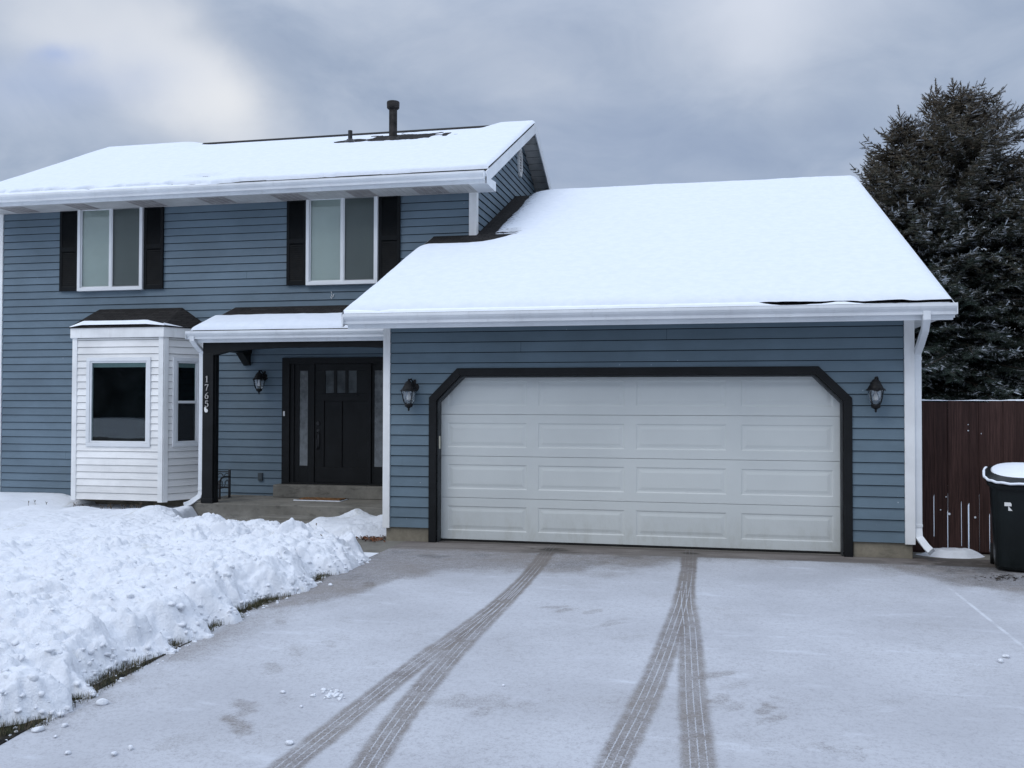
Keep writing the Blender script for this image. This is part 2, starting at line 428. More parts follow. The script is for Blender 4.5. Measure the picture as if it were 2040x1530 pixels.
# --- garage opening with clipped corners
OX0, OX1, OZ1 = -.11, 4.93, 2.18; CH = .365       # outer casing outline, chamfer leg
def gar_segs(z):
    if z >= OZ1 - .02: return [(0, GX1 - GX0)]
    k = max(0, z - (OZ1 - CH))
    lx = OX0 + k * 1.0 + .02; rx = OX1 - k * 1.0 - .02
    return [(0, lx - GX0), (rx - GX0, GX1 - GX0)]
mb = MB(); siding(mb, (GX0, 0, 0), (1, 0, 0), (0, -1, 0), GZF, GZT + .12, E_G, gar_segs)
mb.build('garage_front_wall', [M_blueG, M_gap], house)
mb = MB(); siding(mb, (GX1, 0, 0), (0, 1, 0), (1, 0, 0), GZF, GZT + .12, E_G, lambda z: [(0, 12.4)])
def gab(z): 
    h = z - 2.82; return [(h / .434 + .0, 12.4 - h / .434)]
siding(mb, (GX1, 0, 0), (0, 1, 0), (1, 0, 0), GZT + .12, 5.5, E_G, gab)
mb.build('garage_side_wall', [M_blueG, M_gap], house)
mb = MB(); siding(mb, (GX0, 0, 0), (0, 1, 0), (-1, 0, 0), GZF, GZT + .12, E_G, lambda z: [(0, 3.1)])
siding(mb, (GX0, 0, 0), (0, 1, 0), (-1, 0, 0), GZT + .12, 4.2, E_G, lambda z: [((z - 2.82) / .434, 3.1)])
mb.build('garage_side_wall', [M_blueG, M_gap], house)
mb = MB()
mb.box(GX0 + .02, -.12, .006, .25, -.3, GZF); mb.box(4.94, GX1 + .0, .006, .25, -.3, GZF)
mb.box(GX1 - .2, GX1 - .004, .25, 12.4, -.3, GZF); mb.box(GX0 + .02, GX0 + .2, .25, 3.1, -.3, GZF)
mb.build('garage_foundation', M_found, house, bevel=.008)
# sheathing closing the shell
mb = MB()
mb.box(GX0 + .03, -.13, .014, .05, GZF, 2.74); mb.box(4.95, GX1 - .03, .014, .05, GZF, 2.74); mb.box(-.13, 4.95, .014, .05, OZ1 + .003, 2.74)
mb.build('wall_sheathing', M_room, house)
MB().box(-2, 5.5, 12.3, 12.36, -.1, 2.8).build('rear_wall', M_blueM, house); MB().box(MX0 + .1, MX1 - .03, MY + .02, MY + .06, .1, 5.2).build('wall_sheathing', M_room, house); MB().box(MX0 + .05, MX1 - .1, 9.86, 9.9, 0, 5.2).build('rear_wall', M_blueM, house)
# corner boards
for (x0, x1) in ((GX0 - .018, GX0 + .075), (GX1 - .085, GX1 + .024)):
    MB().box(x0, x1, -.032, .05, GZF - .015, GZT + .02).build('corner_board', M_trim, house, bevel=.004)
# casing (one trim board band round the door) and jamb reveal
def outline(x0, x1, z1, ch): return [(x0, -.02), (x0, z1 - ch), (x0 + ch, z1), (x1 - ch, z1), (x1, z1 - ch), (x1, -.02)]
oo = outline(OX0, OX1, OZ1, CH); w = .093
ii = outline(OX0 + w, OX1 - w, OZ1 - w, CH - w * (2 - math.sqrt(2)))
mb = MB()
for k in range(5):
    a, b, c, d = oo[k], oo[k + 1], ii[k + 1], ii[k]
    mb.prism([a, b, c, d], 'y', -.036, .02)
mb.build('garage_door_casing', M_dark, house, bevel=.003)
mb = MB(); jj = outline(OX0 + w + .004, OX1 - w - .004, OZ1 - w - .004, CH - w * (2 - math.sqrt(2)))
kk = outline(OX0 + w + .022, OX1 - w - .022, OZ1 - w - .022, CH - w * (2 - math.sqrt(2)))
for k in range(5): mb.prism([jj[k], jj[k + 1], kk[k + 1], kk[k]], 'y', .021, .135)
mb.build('garage_door_jamb', M_jamb, house)
MB().box(-.003, .018, .03, .06, 1.17, 1.33).build('jamb_plate', M_putty, house, bevel=.004)

# --- garage door
gd = MB(); SH = .531
def panel_section(z0, z1, x0=-.03, x1=4.86, y=.145):
    mb = MB(); g = .0025
    xs = [.075, 1.075, 1.22, 2.31, 2.41, 3.48, 3.67, 4.745]
    xr = [(.09, 1.11), (1.25, 2.32), (2.46, 3.53), (3.70, 4.74)]
    za, zb = z0 + g, z1 - g; pa, pb = z0 + .11, z1 - .105
    def q(xa, xb, zc, zd, yy): mb.quad((xa, yy, zc), (xb, yy, zc), (xb, yy, zd), (xa, yy, zd))
    q(x0, x1, za, pa, y); q(x0, x1, pb, zb, y)
    px = x0
    for a, b in xr:
        q(px, a, pa, pb, y); px = b
        rings = [(0, 0), (.014, .0065), (.034, .0065), (.066, .001)]
        R = [[(a + o, y + d, pa + o), (b - o, y + d, pa + o), (b - o, y + d, pb - o), (a + o, y + d, pb - o)] for o, d in rings]
        for r1, r2 in zip(R, R[1:]):
            for k in range(4): mb.quad(r1[k], r1[(k + 1) % 4], r2[(k + 1) % 4], r2[k])
        mb.quad(*R[-1])
    q(px, x1, pa, pb, y)
    mb.box(x0, x1, y + .016, y + .05, z0 + .001, z1 - .001)
    mb.quad((x0, y, za), (x1, y, za), (x1, y + .02, za - .0015), (x0, y + .02, za - .0015)); mb.quad((x0, y, zb), (x1, y, zb), (x1, y + .02, zb + .0015), (x0, y + .02, zb + .0015))
    return mb
gdoor = MB().box(-.03, 4.86, .20, .21, .02, 2.14).build('garage_door', M_gdoor, house)
for k in range(4): panel_section(.03 + k * SH * .987, .03 + (k + 1) * SH * .987).build('door_section', M_gdoor, gdoor)
MB().box(-.03, 4.86, .142, .19, .002, .026).build('bottom_seal', M_rubber, gdoor, bevel=.004)

# --- main walls
def main_segs(z):
    if z < 2.46: 
        if z < .40: return [(0, -3.66 - MX0), (-1.62 - MX0, MX1 - MX0)]
        return [(0, -3.62 - MX0), (-1.62 - MX0, MX1 - MX0)]
    return [(0, MX1 - MX0)]
mb = MB(); siding(mb, (MX0, MY, 0), (1, 0, 0), (0, -1, 0), -.0255 + E_M, 5.24, E_M, main_segs)
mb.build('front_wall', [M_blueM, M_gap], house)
slope_m = .473; EZ = 5.30; EY = 2.56; RY = 6.50; RZ = EZ + (RY - EY) * slope_m; BY = 2 * RY - EY
def gseg(z):
    if z < 5.24: return [(0, 6.7)]
    a = EY + (z - (EZ - .08)) / slope_m - MY
    return [(max(a, 0), min(6.7, 2 * (RY - MY) - a))]
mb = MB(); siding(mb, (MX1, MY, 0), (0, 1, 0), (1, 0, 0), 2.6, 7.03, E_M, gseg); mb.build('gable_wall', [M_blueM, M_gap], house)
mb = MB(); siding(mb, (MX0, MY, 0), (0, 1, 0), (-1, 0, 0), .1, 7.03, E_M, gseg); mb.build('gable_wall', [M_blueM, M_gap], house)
MB().box(MX1 - .10, MX1 + .026, MY - .032, MY + .09, 3.2, 5.21).build('corner_board', M_trim, house, bevel=.004)
MB().box(MX0 - .026, MX0 + .075, MY - .032, MY + .09, .08, 5.21).build('corner_board', M_trim, house, bevel=.004)
MB().box(MX0 + .02, -3.3, MY + .01, MY + .3, -.4, .10).build('house_foundation', M_found, house)

# --- roofs
def roof_deck(name, x0, x1, ye, ze, yr, zr, yb, zb, th=.10, notch=None):
    mb = MB()
    if notch:
        nx, ny = notch; s = (zr - ze) / (yr - ye); zn = ze + (ny - ye) * s
        mb.prism([(ye, ze), (ny, zn), (ny, zn - th), (ye, ze - th)], 'x', x0, nx)
        mb.prism([(ye, ze), (yr, zr), (yb, zb), (yb, zb - th), (yr, zr - th), (ye, ze - th)], 'x', nx, x1)
    else:
        mb.prism([(ye, ze), (yr, zr), (yb, zb), (yb, zb - th), (yr, zr - th), (ye, ze - th)], 'x', x0, x1)
    return mb
GRX0, GRX1 = -1.03, 5.875; GEY, GEZ = -.58, 2.845; GRY, GRZ = 6.15, 5.69; gs = (GRZ - GEZ) / (GRY - GEY)
roof_deck('garage_roof', GRX0, GRX1, GEY, GEZ, GRY, GRZ, 12.9, 2.85, notch=(MX1 + .02, MY - .01)).build('garage_roof', M_shingle, house)
MRX0, MRX1 = -8.95, -.02
roof_deck('main_roof', MRX0 - .45, MRX1, EY, EZ, RY, RZ, BY, EZ).build('main_roof', M_shingle, house)
MB().prism([(RY - .15, RZ - .07 + .022), (RY, RZ + .024), (RY + .15, RZ - .07 + .022), (RY + .15, RZ - .08), (RY, RZ - .01), (RY - .15, RZ - .08)], 'x', -7.3, -.5).build('ridge_cap', M_shingle, house)
# rake boards (white) on gables
def rake(x0, x1, pts, w, name='rake_board'):
    mb = MB()
    for (y0, z0), (y1, z1) in zip(pts, pts[1:]):
        mb.prism([(y0, z0), (y1, z1), (y1, z1 - w), (y0, z0 - w)], 'x', x0, x1)
    mb.build(name, M_gutter, house, bevel=.003)
rake(MRX1 - .002, MRX1 + .02, [(EY - .03, EZ - .02), (RY, RZ - .006), (BY + .03, EZ - .02)], .19)
rake(GRX1 - .002, GRX1 + .02, [(GEY - .02, GEZ - .02), (GRY, GRZ - .012), (12.9, 2.83)], .16)
rake(GRX0 - .02, GRX0 + .002, [(GEY - .02, GEZ - .02), (MY - .02, GEZ + (MY - GEY) * gs - .02)], .16)
# boxed eave return
MB().prism([(EY - .03, EZ - .206), (MY - .03, EZ - .206), (MY - .03, EZ - .05), (EY - .03, EZ - .1)], 'x', MX1 + .06, MRX1 + .0215).build('eave_return', M_gutter, house)
# soffits
def soffit(x0, x1, y0, y1, z, vents=(), pitch=.10, name='soffit'):
    mb = MB(); x = x0
    while x < x1 - .01:
        xe = min(x + pitch, x1); v = any(a <= (x + xe) / 2 <= b for a, b in vents)
        mb.box(x + .004, xe - .003, y0, y1, z, z + .008, 1 if v else 0)
        if v:
            for q in range(3): mb.box(x + .015 + q * .028, x + .03 + q * .028, y0 + .07, y1 - .07, z - .002, z + .001, 3)
        x = xe
    mb.box(x0, x1, y0, y1, z + .014, z + .02, 2)
    mb.build(name, [M_soffit, M_soffvent, M_jamb, M_slot], house)
mv = [(x, x + .42) for x in (-8.7, -7.45, -6.2, -4.9, -3.6, -2.35, -1.2)]
soffit(MX0 - .2, MRX1 - .01, EY - .0, MY - .02, EZ - .20, mv)
soffit(GRX0 + .005, GRX1 - .003, GEY, -.004, GEZ - .145, (), .15)
mb = MB()                                   # sloping rake soffits
for (ya, za, yb_, zb_) in ((MY, EZ + (MY - EY) * slope_m, RY, RZ), (RY, RZ, BY - .1, EZ + .05)):
    n = int(abs(yb_ - ya) / .18)
    for i in range(n):
        f0 = i / n + .003; f1 = (i + 1) / n - .003
        P = lambda f: (ya + (yb_ - ya) * f, za + (zb_ - za) * f - .125)
        a = P(f0); b = P(f1)
        mb.prism([a, b, (b[0], b[1] + .01), (a[0], a[1] + .01)], 'x', MX1 - .01, MRX1 - .003)
mb.build('soffit', M_soffit, house)
MB().box(GX1 + .02, GRX1 - .003, -.004, 12.3, GEZ - .145, GEZ - .137).build('soffit', M_soffit, house)
# fascia + gutters
def gutter(x0, x1, y, z, parent=house, joints=()):
    MB().box(x0 + .02, x1 - .02, y - .0, y + .02, z - .165, z - .01).build('fascia', M_gutter, parent)
    prof = [(0, 0), (0, -.105), (-.062, -.105), (-.068, -.075), (-.092, -.05), (-.105, -.02), (-.105, .004), (-.112, .004), (-.112, -.004), (-.098, -.008),
            (-.098, -.022), (-.086, -.045), (-.062, -.07), (-.056, -.098), (-.006, -.098), (-.006, 0)]
    prof = [(0, 0), (0, -.112), (-.066, -.112), (-.070, -.078), (-.098, -.050), (-.112, -.026), (-.112, .006), (-.100, .006), (-.100, -.02), (-.02, -.03), (-.02, 0)]
    mb = MB(); mb.prism([(y - .001 + a, z + b) for a, b in prof], 'x', x0, x1)
    for j in joints: mb.prism([(y - .0 + a * 1.03, z + b * 1.02 - .001) for a, b in prof[1:7]], 'x', j, j + .035)
    for xe in (x0, x1): mb.box(xe - .004, xe + .004, y - .113, y - .002, z - .114, z + .008)
    return mb.build('gutter', M_gutter, parent, bevel=.002)
gutter(GRX0 + .045, GRX1 + .02, GEY - .02, GEZ - .035, joints=(1.1, 4.2))
gutter(MRX0 - .47, MRX1 - .005, EY - .02, EZ - .035, joints=(-5.2, -1.7))
# --- porch
PY = 1.84; PZT = 2.86; PTZ = 3.35; psl = (PTZ - PZT) / (MY - PY)
MB().prism([(PY, PZT), (MY - .005, PTZ), (MY - .005, PTZ - .07), (PY, PZT - .07)], 'x', -4.51, GX0 - .02).build('porch_roof', M_shingle, house)
MB().prism([(PY - .01, PZT - .015), (MY - .02, PTZ - .015), (MY - .02, PTZ - .14), (PY - .01, PZT - .14)], 'x', -4.532, -4.512).build('rake_board', M_gutter, house)
gutter(-4.56, GX0 - .022, PY - .02, PZT - .03)
MB().box(-4.50, GX0 - .02, PY + .02, MY - .02, 2.70, 2.715).build('porch_ceiling', M_soffit, house)
# beam with arched underside
mb = MB(); pts = [(-4.37, 2.72), (-4.37, 2.40)]
for i in range(0, 15):
    x = -4.19 + i * (3.47 / 14); u = (x + 4.19) / 3.47
    z = 2.475 + .115 * (1 - (2 * u - 1) ** 2) ** .5 * 1.0
    pts.append((x, min(z, 2.585)))
pts += [(GX0 - .02, 2.72)]
pts[1] = (-4.37, 2.50)
for i in range(2, len(pts) - 2):
    a, b = pts[i], pts[i + 1]; mb.prism([a, b, (b[0], 2.735), (a[0], 2.735)], 'y', 1.90, 2.03)
mb.prism([(-4.37, 2.50), (-4.19, 2.50), (-4.19, 2.735), (-4.37, 2.735)], 'y', 1.90, 2.03)
mb.build('porch_beam', M_dark, house)
mb = MB(); mb.box(-4.36, -4.20, 2.03, MY - .02, 2.56, 2.69); mb.prism([(-4.40 + .0, 0), (0, 0)] and [(MY - .03, 2.56), (MY - .03, 2.36), (MY - .30, 2.56)], 'x', -4.345, -4.215)
mb.build('side_beam', M_dark, house)
post = MB().box(-4.375, -4.195, 1.90, 2.06, .192, 2.50).box(-4.195, -4.178, 1.95, 2.05, .192, 2.50).box(-4.385, -4.185, 1.89, 2.07, .192, .26).build('porch_post', M_dark, house, bevel=.004)
# numbers
def stroke(mb, pts, w, y0, y1):
    n = len(pts); L = []; Rr = []
    for i, p in enumerate(pts):
        a = Vector(pts[max(i - 1, 0)]); b = Vector(pts[min(i + 1, n - 1)]); t = (b - a).normalized(); nn = Vector((-t.y, t.x))
        ww = w[i] if isinstance(w, list) else w
        L.append(Vector(p) + nn * ww / 2); Rr.append(Vector(p) - nn * ww / 2)
    for i in range(n - 1):
        mb.prism([tuple(L[i]), tuple(L[i + 1]), tuple(Rr[i + 1]), tuple(Rr[i])], 'y', y0, y1)
def arc(cx, cz, rx, rz, a0, a1, n=14): return [(cx + rx * math.cos(math.radians(a0 + (a1 - a0) * i / n)), cz + rz * math.sin(math.radians(a0 + (a1 - a0) * i / n))) for i in range(n + 1)]
def digit(ch, cx, cz, h):
    mb = MB(); s = h; g = lambda P: [(cx + x * s, cz + z * s) for x, z in P]
    ya, yb_ = 1.882, 1.897; T = .13 * s; t = .065 * s
    if ch == '1':
        stroke(mb, g([(0.02, -.5), (.02, .5)]), T, ya, yb_); stroke(mb, g([(-.17, -.47), (.2, -.47)]), t, ya + .001, yb_); stroke(mb, g([(-.18, .3), (.03, .46)]), t, ya + .001, yb_)
    if ch == '7':
        stroke(mb, g([(-.29, .44), (.3, .44)]), T, ya, yb_); stroke(mb, g([(.26, .42), (.05, 0), (-.08, -.5)]), T * .9, ya + .001, yb_); stroke(mb, g([(-.28, .46), (-.3, .24)]), t, ya + .002, yb_)
    if ch == '6':
        P = arc(.0, -.2, .25, .27, 0, 360, 20); stroke(mb, g(P), [T * (.6 + .4 * abs(math.cos(math.radians(18 * i)))) for i in range(21)], ya, yb_)
        stroke(mb, g([(.2, .48), (0, .36), (-.17, .12), (-.25, -.15)]), [t, t, T, T], ya + .001, yb_)
    if ch == '5':
        stroke(mb, g([(-.19, .44), (.24, .44)]), T, ya, yb_); stroke(mb, g([(-.19, .48), (-.2, .06)]), t, ya + .001, yb_)
        P = arc(-.03, -.17, .27, .3, 130, -150, 18); stroke(mb, g(P), [T * (.55 + .45 * abs(math.cos(math.radians(130 - 15.5 * i)))) for i in range(19)], ya + .002, yb_)
    return mb.build('house_number', M_num, post, label='pale metal digit ' + ch)
for ch, z in zip('1765', (2.105, 1.975, 1.848, 1.722)): digit(ch, -4.295, z, .098)
mb = MB(); mb.lathe([(.0, 0), (.03, .004), (.028, .012), (0, .014)], (-4.30, 1.893, 1.615), 9, M=Matrix.Rotation(math.radians(90), 3, 'X')); mb.box(-4.33, -4.30, 1.88, 1.892, 1.62, 1.67)
mb.build('hook', M_white, post)
# slab, door platform, step
MB().box(-4.60, GX0 - .02, 1.90, MY + .1, -.3, .19).build('porch_slab', M_porch, house, bevel=.015)
MB().box(-3.70, GX0 - .02, 2.94, MY + .1, .191, .395).build('door_platform', M_porch, house, bevel=.012)
MB().box(-3.28, -2.33, 1.62, 1.902, -.2, .045).build('porch_step', M_porch, house, bevel=.015)
# downspouts
def downspout(pts, joints=()):
    mb = MB(); mb.tube(pts, [(.038, .028)] * len(pts), 4, flat=(0, 1, 0))
    for z, x, y in joints: mb.box(x - .042, x + .042, y - .033, y + .033, z, z + .035)
    return mb.build('downspout', M_gutter, house, bevel=.004)
downspout([(5.60, -.66, 2.74), (5.60, -.655, 2.66), (5.615, -.50, 2.55), (5.635, -.14, 2.40), (5.64, .02, 2.33), (5.64, .03, 2.26), (5.64, .03, .34), (5.645, .0, .24), (5.70, -.14, .15), (5.73, -.2, .12)], [(2.24, 5.64, .03), (.36, 5.64, .03)])
downspout([(-4.47, 1.76, 2.78), (-4.47, 1.765, 2.70), (-4.45, 1.84, 2.62), (-4.425, 1.95, 2.54), (-4.42, 1.965, 2.46), (-4.42, 1.965, .36), (-4.44, 1.95, .28), (-4.56, 1.86, .18), (-4.62, 1.81, .16)], [(.38, -4.42, 1.965)])

# --- upper windows with shutters
def up_window(x0, x1, z0=3.68, z1=5.165):
    y = MY - .09
    mb = MB(); t = .055
    mb.box(x0, x1, y, MY - .012, z0, z0 + t); mb.box(x0, x1, y, MY - .012, z1 - t, z1)
    mb.box(x0, x0 + t, y, MY - .012, z0 + t, z1 - t); mb.box(x1 - t, x1, y, MY - .012, z0 + t, z1 - t)
    xm = (x0 + x1) / 2 + .01
    mb.box(xm - .022, xm + .022, y + .012, MY - .014, z0 + t, z1 - t)
    r = t; 
    for (a, b, yy) in ((x0 + t, xm - .022, y + .028), (xm + .022, x1 - t, y + .02)):
        mb.box(a, b, yy, yy + .02, z0 + t, z0 + t + .022); mb.box(a, b, yy, yy + .02, z1 - t - .02, z1 - t); mb.box(a, a + .018, yy, yy + .02, z0 + t + .022, z1 - t - .02); mb.box(b - .018, b, yy, yy + .02, z0 + t + .022, z1 - t - .02)
    fr = mb.build('window', M_winframe, house, bevel=.003)
    MB().box(x0 + t, xm - .02, y + .043, y + .047, z0 + t, z1 - t).build('pane', M_glassTop, fr)
    MB().box(xm + .02, x1 - t, y + .043, y + .047, z0 + t, z1 - t).build('pane', M_glassTop, fr)
    MB().quad((xm + .04, y + .018, z0 + t + .01), (x1 - t - .015, y + .018, z0 + t + .01), (x1 - t - .015, y + .018, z1 - t - .01), (xm + .04, y + .018, z1 - t - .01)).build('insect_screen', M_screen, fr)
    mb = MB(); z = z0 + t
    while z < z1 - t:
        mb.quad((x0 + t, y + .058, z), (x1 - t, y + .058, z), (x1 - t, y + .066, z + .028), (x0 + t, y + .066, z + .028)); z += .028
    mb.box(x0 + t, x1 - t, y + .068, y + .072, z0 + t, z1 - t)
    mb.build('blind', M_blind, fr)
def shutter(x0, x1, z0=3.69, z1=5.15):
    mb = MB(); y0, y1 = MY - .055, MY - .02; t = .05; zm = (z0 + z1) / 2
    mb.box(x0, x0 + t, y0, y1, z0, z1); mb.box(x1 - t, x1, y0, y1, z0, z1)
    for a, b in ((z0, z0 + .07), (zm - .035, zm + .035), (z1 - .07, z1)): mb.box(x0 + t, x1 - t, y0, y1, a, b)
    for a, b in ((z0 + .07, zm - .035), (zm + .035, z1 - .07)):
        z = a
        while z < b - .005:
            mb.quad((x0 + t, y0 + .004, z), (x1 - t, y0 + .004, z), (x1 - t, y0 + .016, min(z + .034, b)), (x0 + t, y0 + .016, min(z + .034, b))); z += .034
        mb.box(x0 + t, x1 - t, y1 - .006, y1, a, b)
    mb.build('shutter', M_shutter, house, bevel=.002)
up_window(-7.505, -6.235); up_window(-3.21, -1.96)
for a, b in ((-7.885, -7.515), (-6.225, -5.86), (-3.57, -3.22), (-1.95, -1.59)): shutter(a, b)
# flaking spot
mb = MB(); 
for q in range(5):
    a = -2.77 + random.uniform(-.03, .03); z = 3.50 + random.uniform(-.045, .045); mb.tube([(a, MY - .03, z), (a + random.uniform(-.02, .02), MY - .028, z + .03)], .005, 4)
mb.build('cable_clip', M_white, house)

# --- gable vent
mb = MB(); yc, zc = 6.5, 6.42; R = Matrix.Identity(3)
oct_ = [(yc + .2 * math.cos(math.radians(22.5 + 45 * k)) * .85, zc + .3 * math.sin(math.radians(22.5 + 45 * k))) for k in range(8)]
oi = [(yc + (p[0] - yc) * .78, zc + (p[1] - zc) * .82) for p in oct_]
for k in range(8): mb.prism([oct_[k], oct_[(k + 1) % 8], oi[(k + 1) % 8], oi[k]], 'x', MX1 + .01, MX1 + .055)
for k in range(8):
    z = zc - .2 + k * .055; mb.box(MX1 + .025, MX1 + .045, yc - .13, yc + .13, z, z + .014)
vent = mb.build('gable_vent', M_trim, house)
MB().prism(oi, 'x', MX1 + .02, MX1 + .024).build('vent_backing', M_room, vent)
# --- roof pipes
def roofz(y): return EZ + (y - EY) * slope_m
p = MB().tube([(-2.60, 5.62, roofz(5.62) - .05), (-2.60, 5.62, 7.36)], .078, 16).lathe([(.19, 0), (.1, .10), (.08, .12)], (-2.60, 5.62, roofz(5.62) - .06), 16).build('flue_pipe', M_pipe, house, smooth=False)
MB().lathe([(.095, 0), (.118, .02), (.122, .12), (.118, .14), (.05, .16)], (-2.60, 5.62, 7.34), 20).build('flue_cap', M_pipe, p)
MB().tube([(-3.50, 5.70, roofz(5.70) - .05), (-3.50, 5.70, roofz(5.70) + .22)], .042, 12).lathe([(.13, 0), (.07, .07), (.05, .09)], (-3.50, 5.70, roofz(5.70) - .03), 12).build('vent_pipe', M_metal, house)

# --- entry door
dz0, dz1 = .395, 2.485; dy = MY - .055
mb = MB()
for (a, b, c, d) in ((-3.635, -3.50, dz0, dz1), (-1.80, -1.63, dz0, dz1), (-3.50, -1.80, dz1 - .10, dz1)): mb.box(a, b, dy, MY + .06, c, d)
mb.box(-3.50, -3.43, dy + .03, MY + .06, dz0, dz1 - .10); mb.box(-1.86, -1.80, dy + .03, MY + .06, dz0, dz1 - .10)
mb.box(-3.13, -3.065, dy + .02, MY + .06, dz0, dz1 - .10); mb.box(-2.135, -2.075, dy + .02, MY + .06, dz0, dz1 - .10)
mb.box(-3.50, -1.80, dy + .005, MY + .06, dz0, dz0 + .03)
dframe = mb.build('door_frame', M_dark, house, bevel=.004)
MB().box(-3.6, -1.7, MY + .055, MY + .07, dz0, dz1).build('door_backing', M_room, dframe)
def sidelight(x0, x1, gx0, gx1):
    mb = MB(); y0, y1 = dy + .05, dy + .095; z0, z1 = dz0 + .03, dz1 - .10; g0, g1 = .70, 2.27
    mb.box(x0, gx0, y0, y1, z0, z1); mb.box(gx1, x1, y0, y1, z0, z1); mb.box(gx0, gx1, y0, y1, z0, g0); mb.box(gx0, gx1, y0, y1, g1, z1)
    s = mb.build('sidelight', M_dark, house, bevel=.003)
    MB().box(gx0, gx1, y0 + .015, y0 + .02, g0, g1).build('pane', M_obscure, s)
sidelight(-3.43, -3.13, -3.345, -3.195); sidelight(-2.075, -1.86, -2.035, -1.89)
mb = MB(); y0, y1 = dy + .04, dy + .085; x0, x1 = -3.063, -2.137; z0, z1 = dz0 + .032, dz1 - .103
gz0, gz1 = 1.90, 2.27; gl = [(-2.885, -2.735), (-2.685, -2.535), (-2.485, -2.335)]
mb.box(x0, x1, y0, y1, gz1, z1); mb.box(x0, gl[0][0], y0, y1, gz0, gz1); mb.box(gl[2][1], x1, y0, y1, gz0, gz1)
mb.box(gl[0][1], gl[1][0], y0, y1, gz0, gz1); mb.box(gl[1][1], gl[2][0], y0, y1, gz0, gz1)
mb.box(x0, x1, y0, y1, 1.77, gz0)
pz0, pz1 = .68, 1.77
mb.box(x0, x1, y0, y1, z0, pz0)
for a, b in ((x0, -2.90), (-2.62, -2.585), (-2.31, x1)): mb.box(a, b, y0, y1, pz0, pz1)
for a, b in ((-2.90, -2.62), (-2.585, -2.31)): mb.box(a, b, y0 + .018, y1, pz0, pz1)
mb.box(gl[0][0] - .03, gl[2][1] + .03, y0 - .02, y0 - .001, gz0 - .045, gz0 - .012)
door = mb.build('entry_door', M_dark, house, bevel=.004)
MB().box(gl[0][0], gl[2][1], y0 + .018, y0 + .023, gz0, gz1).build('pane', M_doorpane, door)
mb = MB(); hx = -3.0
mb.box(hx - .025, hx + .025, y0 - .012, y0 - .001, 1.02, 1.30); mb.tube([(hx, y0 - .01, 1.26), (hx, y0 - .055, 1.24), (hx, y0 - .06, 1.12), (hx, y0 - .05, 1.0), (hx, y0 - .01, .98)], .011, 8)
mb.lathe([(.03, 0), (.033, .01), (.03, .025), (0, .028)], (hx, y0 - .001, 1.40), 14, M=Matrix.Rotation(math.radians(90), 3, 'X'))
mb.build('handle', M_metal, door)
MB().box(-3.605, -3.575, dy - .016, dy - .001, 1.52, 1.60).build('doorbell', M_white, house, bevel=.004)
o = MB().box(-4.065, -3.985, MY - .045, MY - .014, .44, .57).box(-4.05, -4.0, MY - .052, MY - .046, .455, .555).build('outlet_cover', M_outlet, house, bevel=.004)

# --- bay window
BX0, BX1, BYF = -7.09, -5.42, 2.48; BL = (-7.50, MY - .02); BR = (-5.04, MY - .02)
bay = MB(); zb0, zb1 = .13, 2.81
fz0, fz1 = 1.01, 2.485; fx0, fx1 = -6.83, -5.64
sidev = Vector((BR[0] - BX1, BR[1] - BYF, 0)); sl = sidev.length; su = sidev.normalized(); sn = Vector((su.y, -su.x, 0))
sidl = Vector((BL[0] - BX0, BL[1] - BYF, 0)); lu = -sidl.normalized(); ln = Vector((lu.y, -lu.x, 0))
sw0, sw1 = .16, .66
def fs(z): return [(0, BX1 - BX0)] if not (fz0 < z < fz1) else [(0, fx0 - BX0), (fx1 - BX0, BX1 - BX0)]
def rs(z): return [(0, sl)] if not (fz0 < z < fz1) else [(0, sw0), (sw1, sl)]
def ls(z): return [(0, sl)] if not (fz0 < z < fz1) else [(0, sl - sw1), (sl - sw0, sl)]
E_B = .115
siding(bay, (BX0, BYF, 0), (1, 0, 0), (0, -1, 0), zb0, zb1, E_B, fs, lip=.017, groove=.006)
siding(bay, (BX1, BYF, 0), su, sn, zb0, zb1, E_B, rs, lip=.017, groove=.006)
siding(bay, (BL[0], BL[1], 0), lu, ln, zb0, zb1, E_B, ls, lip=.017, groove=.006)
foot = [(BX0, BYF), (BX1, BYF), (BR[0], BR[1]), (BL[0], BL[1])]
bay.prism(foot, 'z', zb0 + .004, zb0 + .03)
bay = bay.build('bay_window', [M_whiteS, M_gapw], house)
# corner trims of the bay
def post_trim(x, y, n1, n2, w=.075, name='corner_trim'):
    mb = MB()
    for u, n in ((n1, 1), (n2, 1)):
        pass
    return mb
mb = MB()
mb.box(BX1 - .075, BX1 + .008, BYF - .026, BYF + .02, zb0 - .02, zb1)
Ms = Matrix.Translation((BX1, BYF, 0)) @ Matrix((su, -sn, Vector((0, 0, 1)))).transposed().to_4x4()
mb.box(.0, .075, -.027, .02, zb0 - .02, zb1, M=Ms)
mb.build('corner_trim', M_trim, bay)
mb = MB(); mb.box(BX0 - .008, BX0 + .075, BYF - .026, BYF + .02, zb0 - .02, zb1)
Ml = Matrix.Translation((BL[0], BL[1], 0)) @ Matrix((lu, -ln, Vector((0, 0, 1)))).transposed().to_4x4()
mb.box(sl - .075, sl, -.027, .02, zb0 - .02, zb1, M=Ml); mb.build('corner_trim', M_trim, bay)
MB().box(sl - .08, sl, -.0275, .02, zb0 - .01, zb1, M=Ms).build('corner_trim', M_trim, bay); MB().box(0, .08, -.0275, .02, zb0 - .01, zb1, M=Ml).build('corner_trim', M_trim, bay)
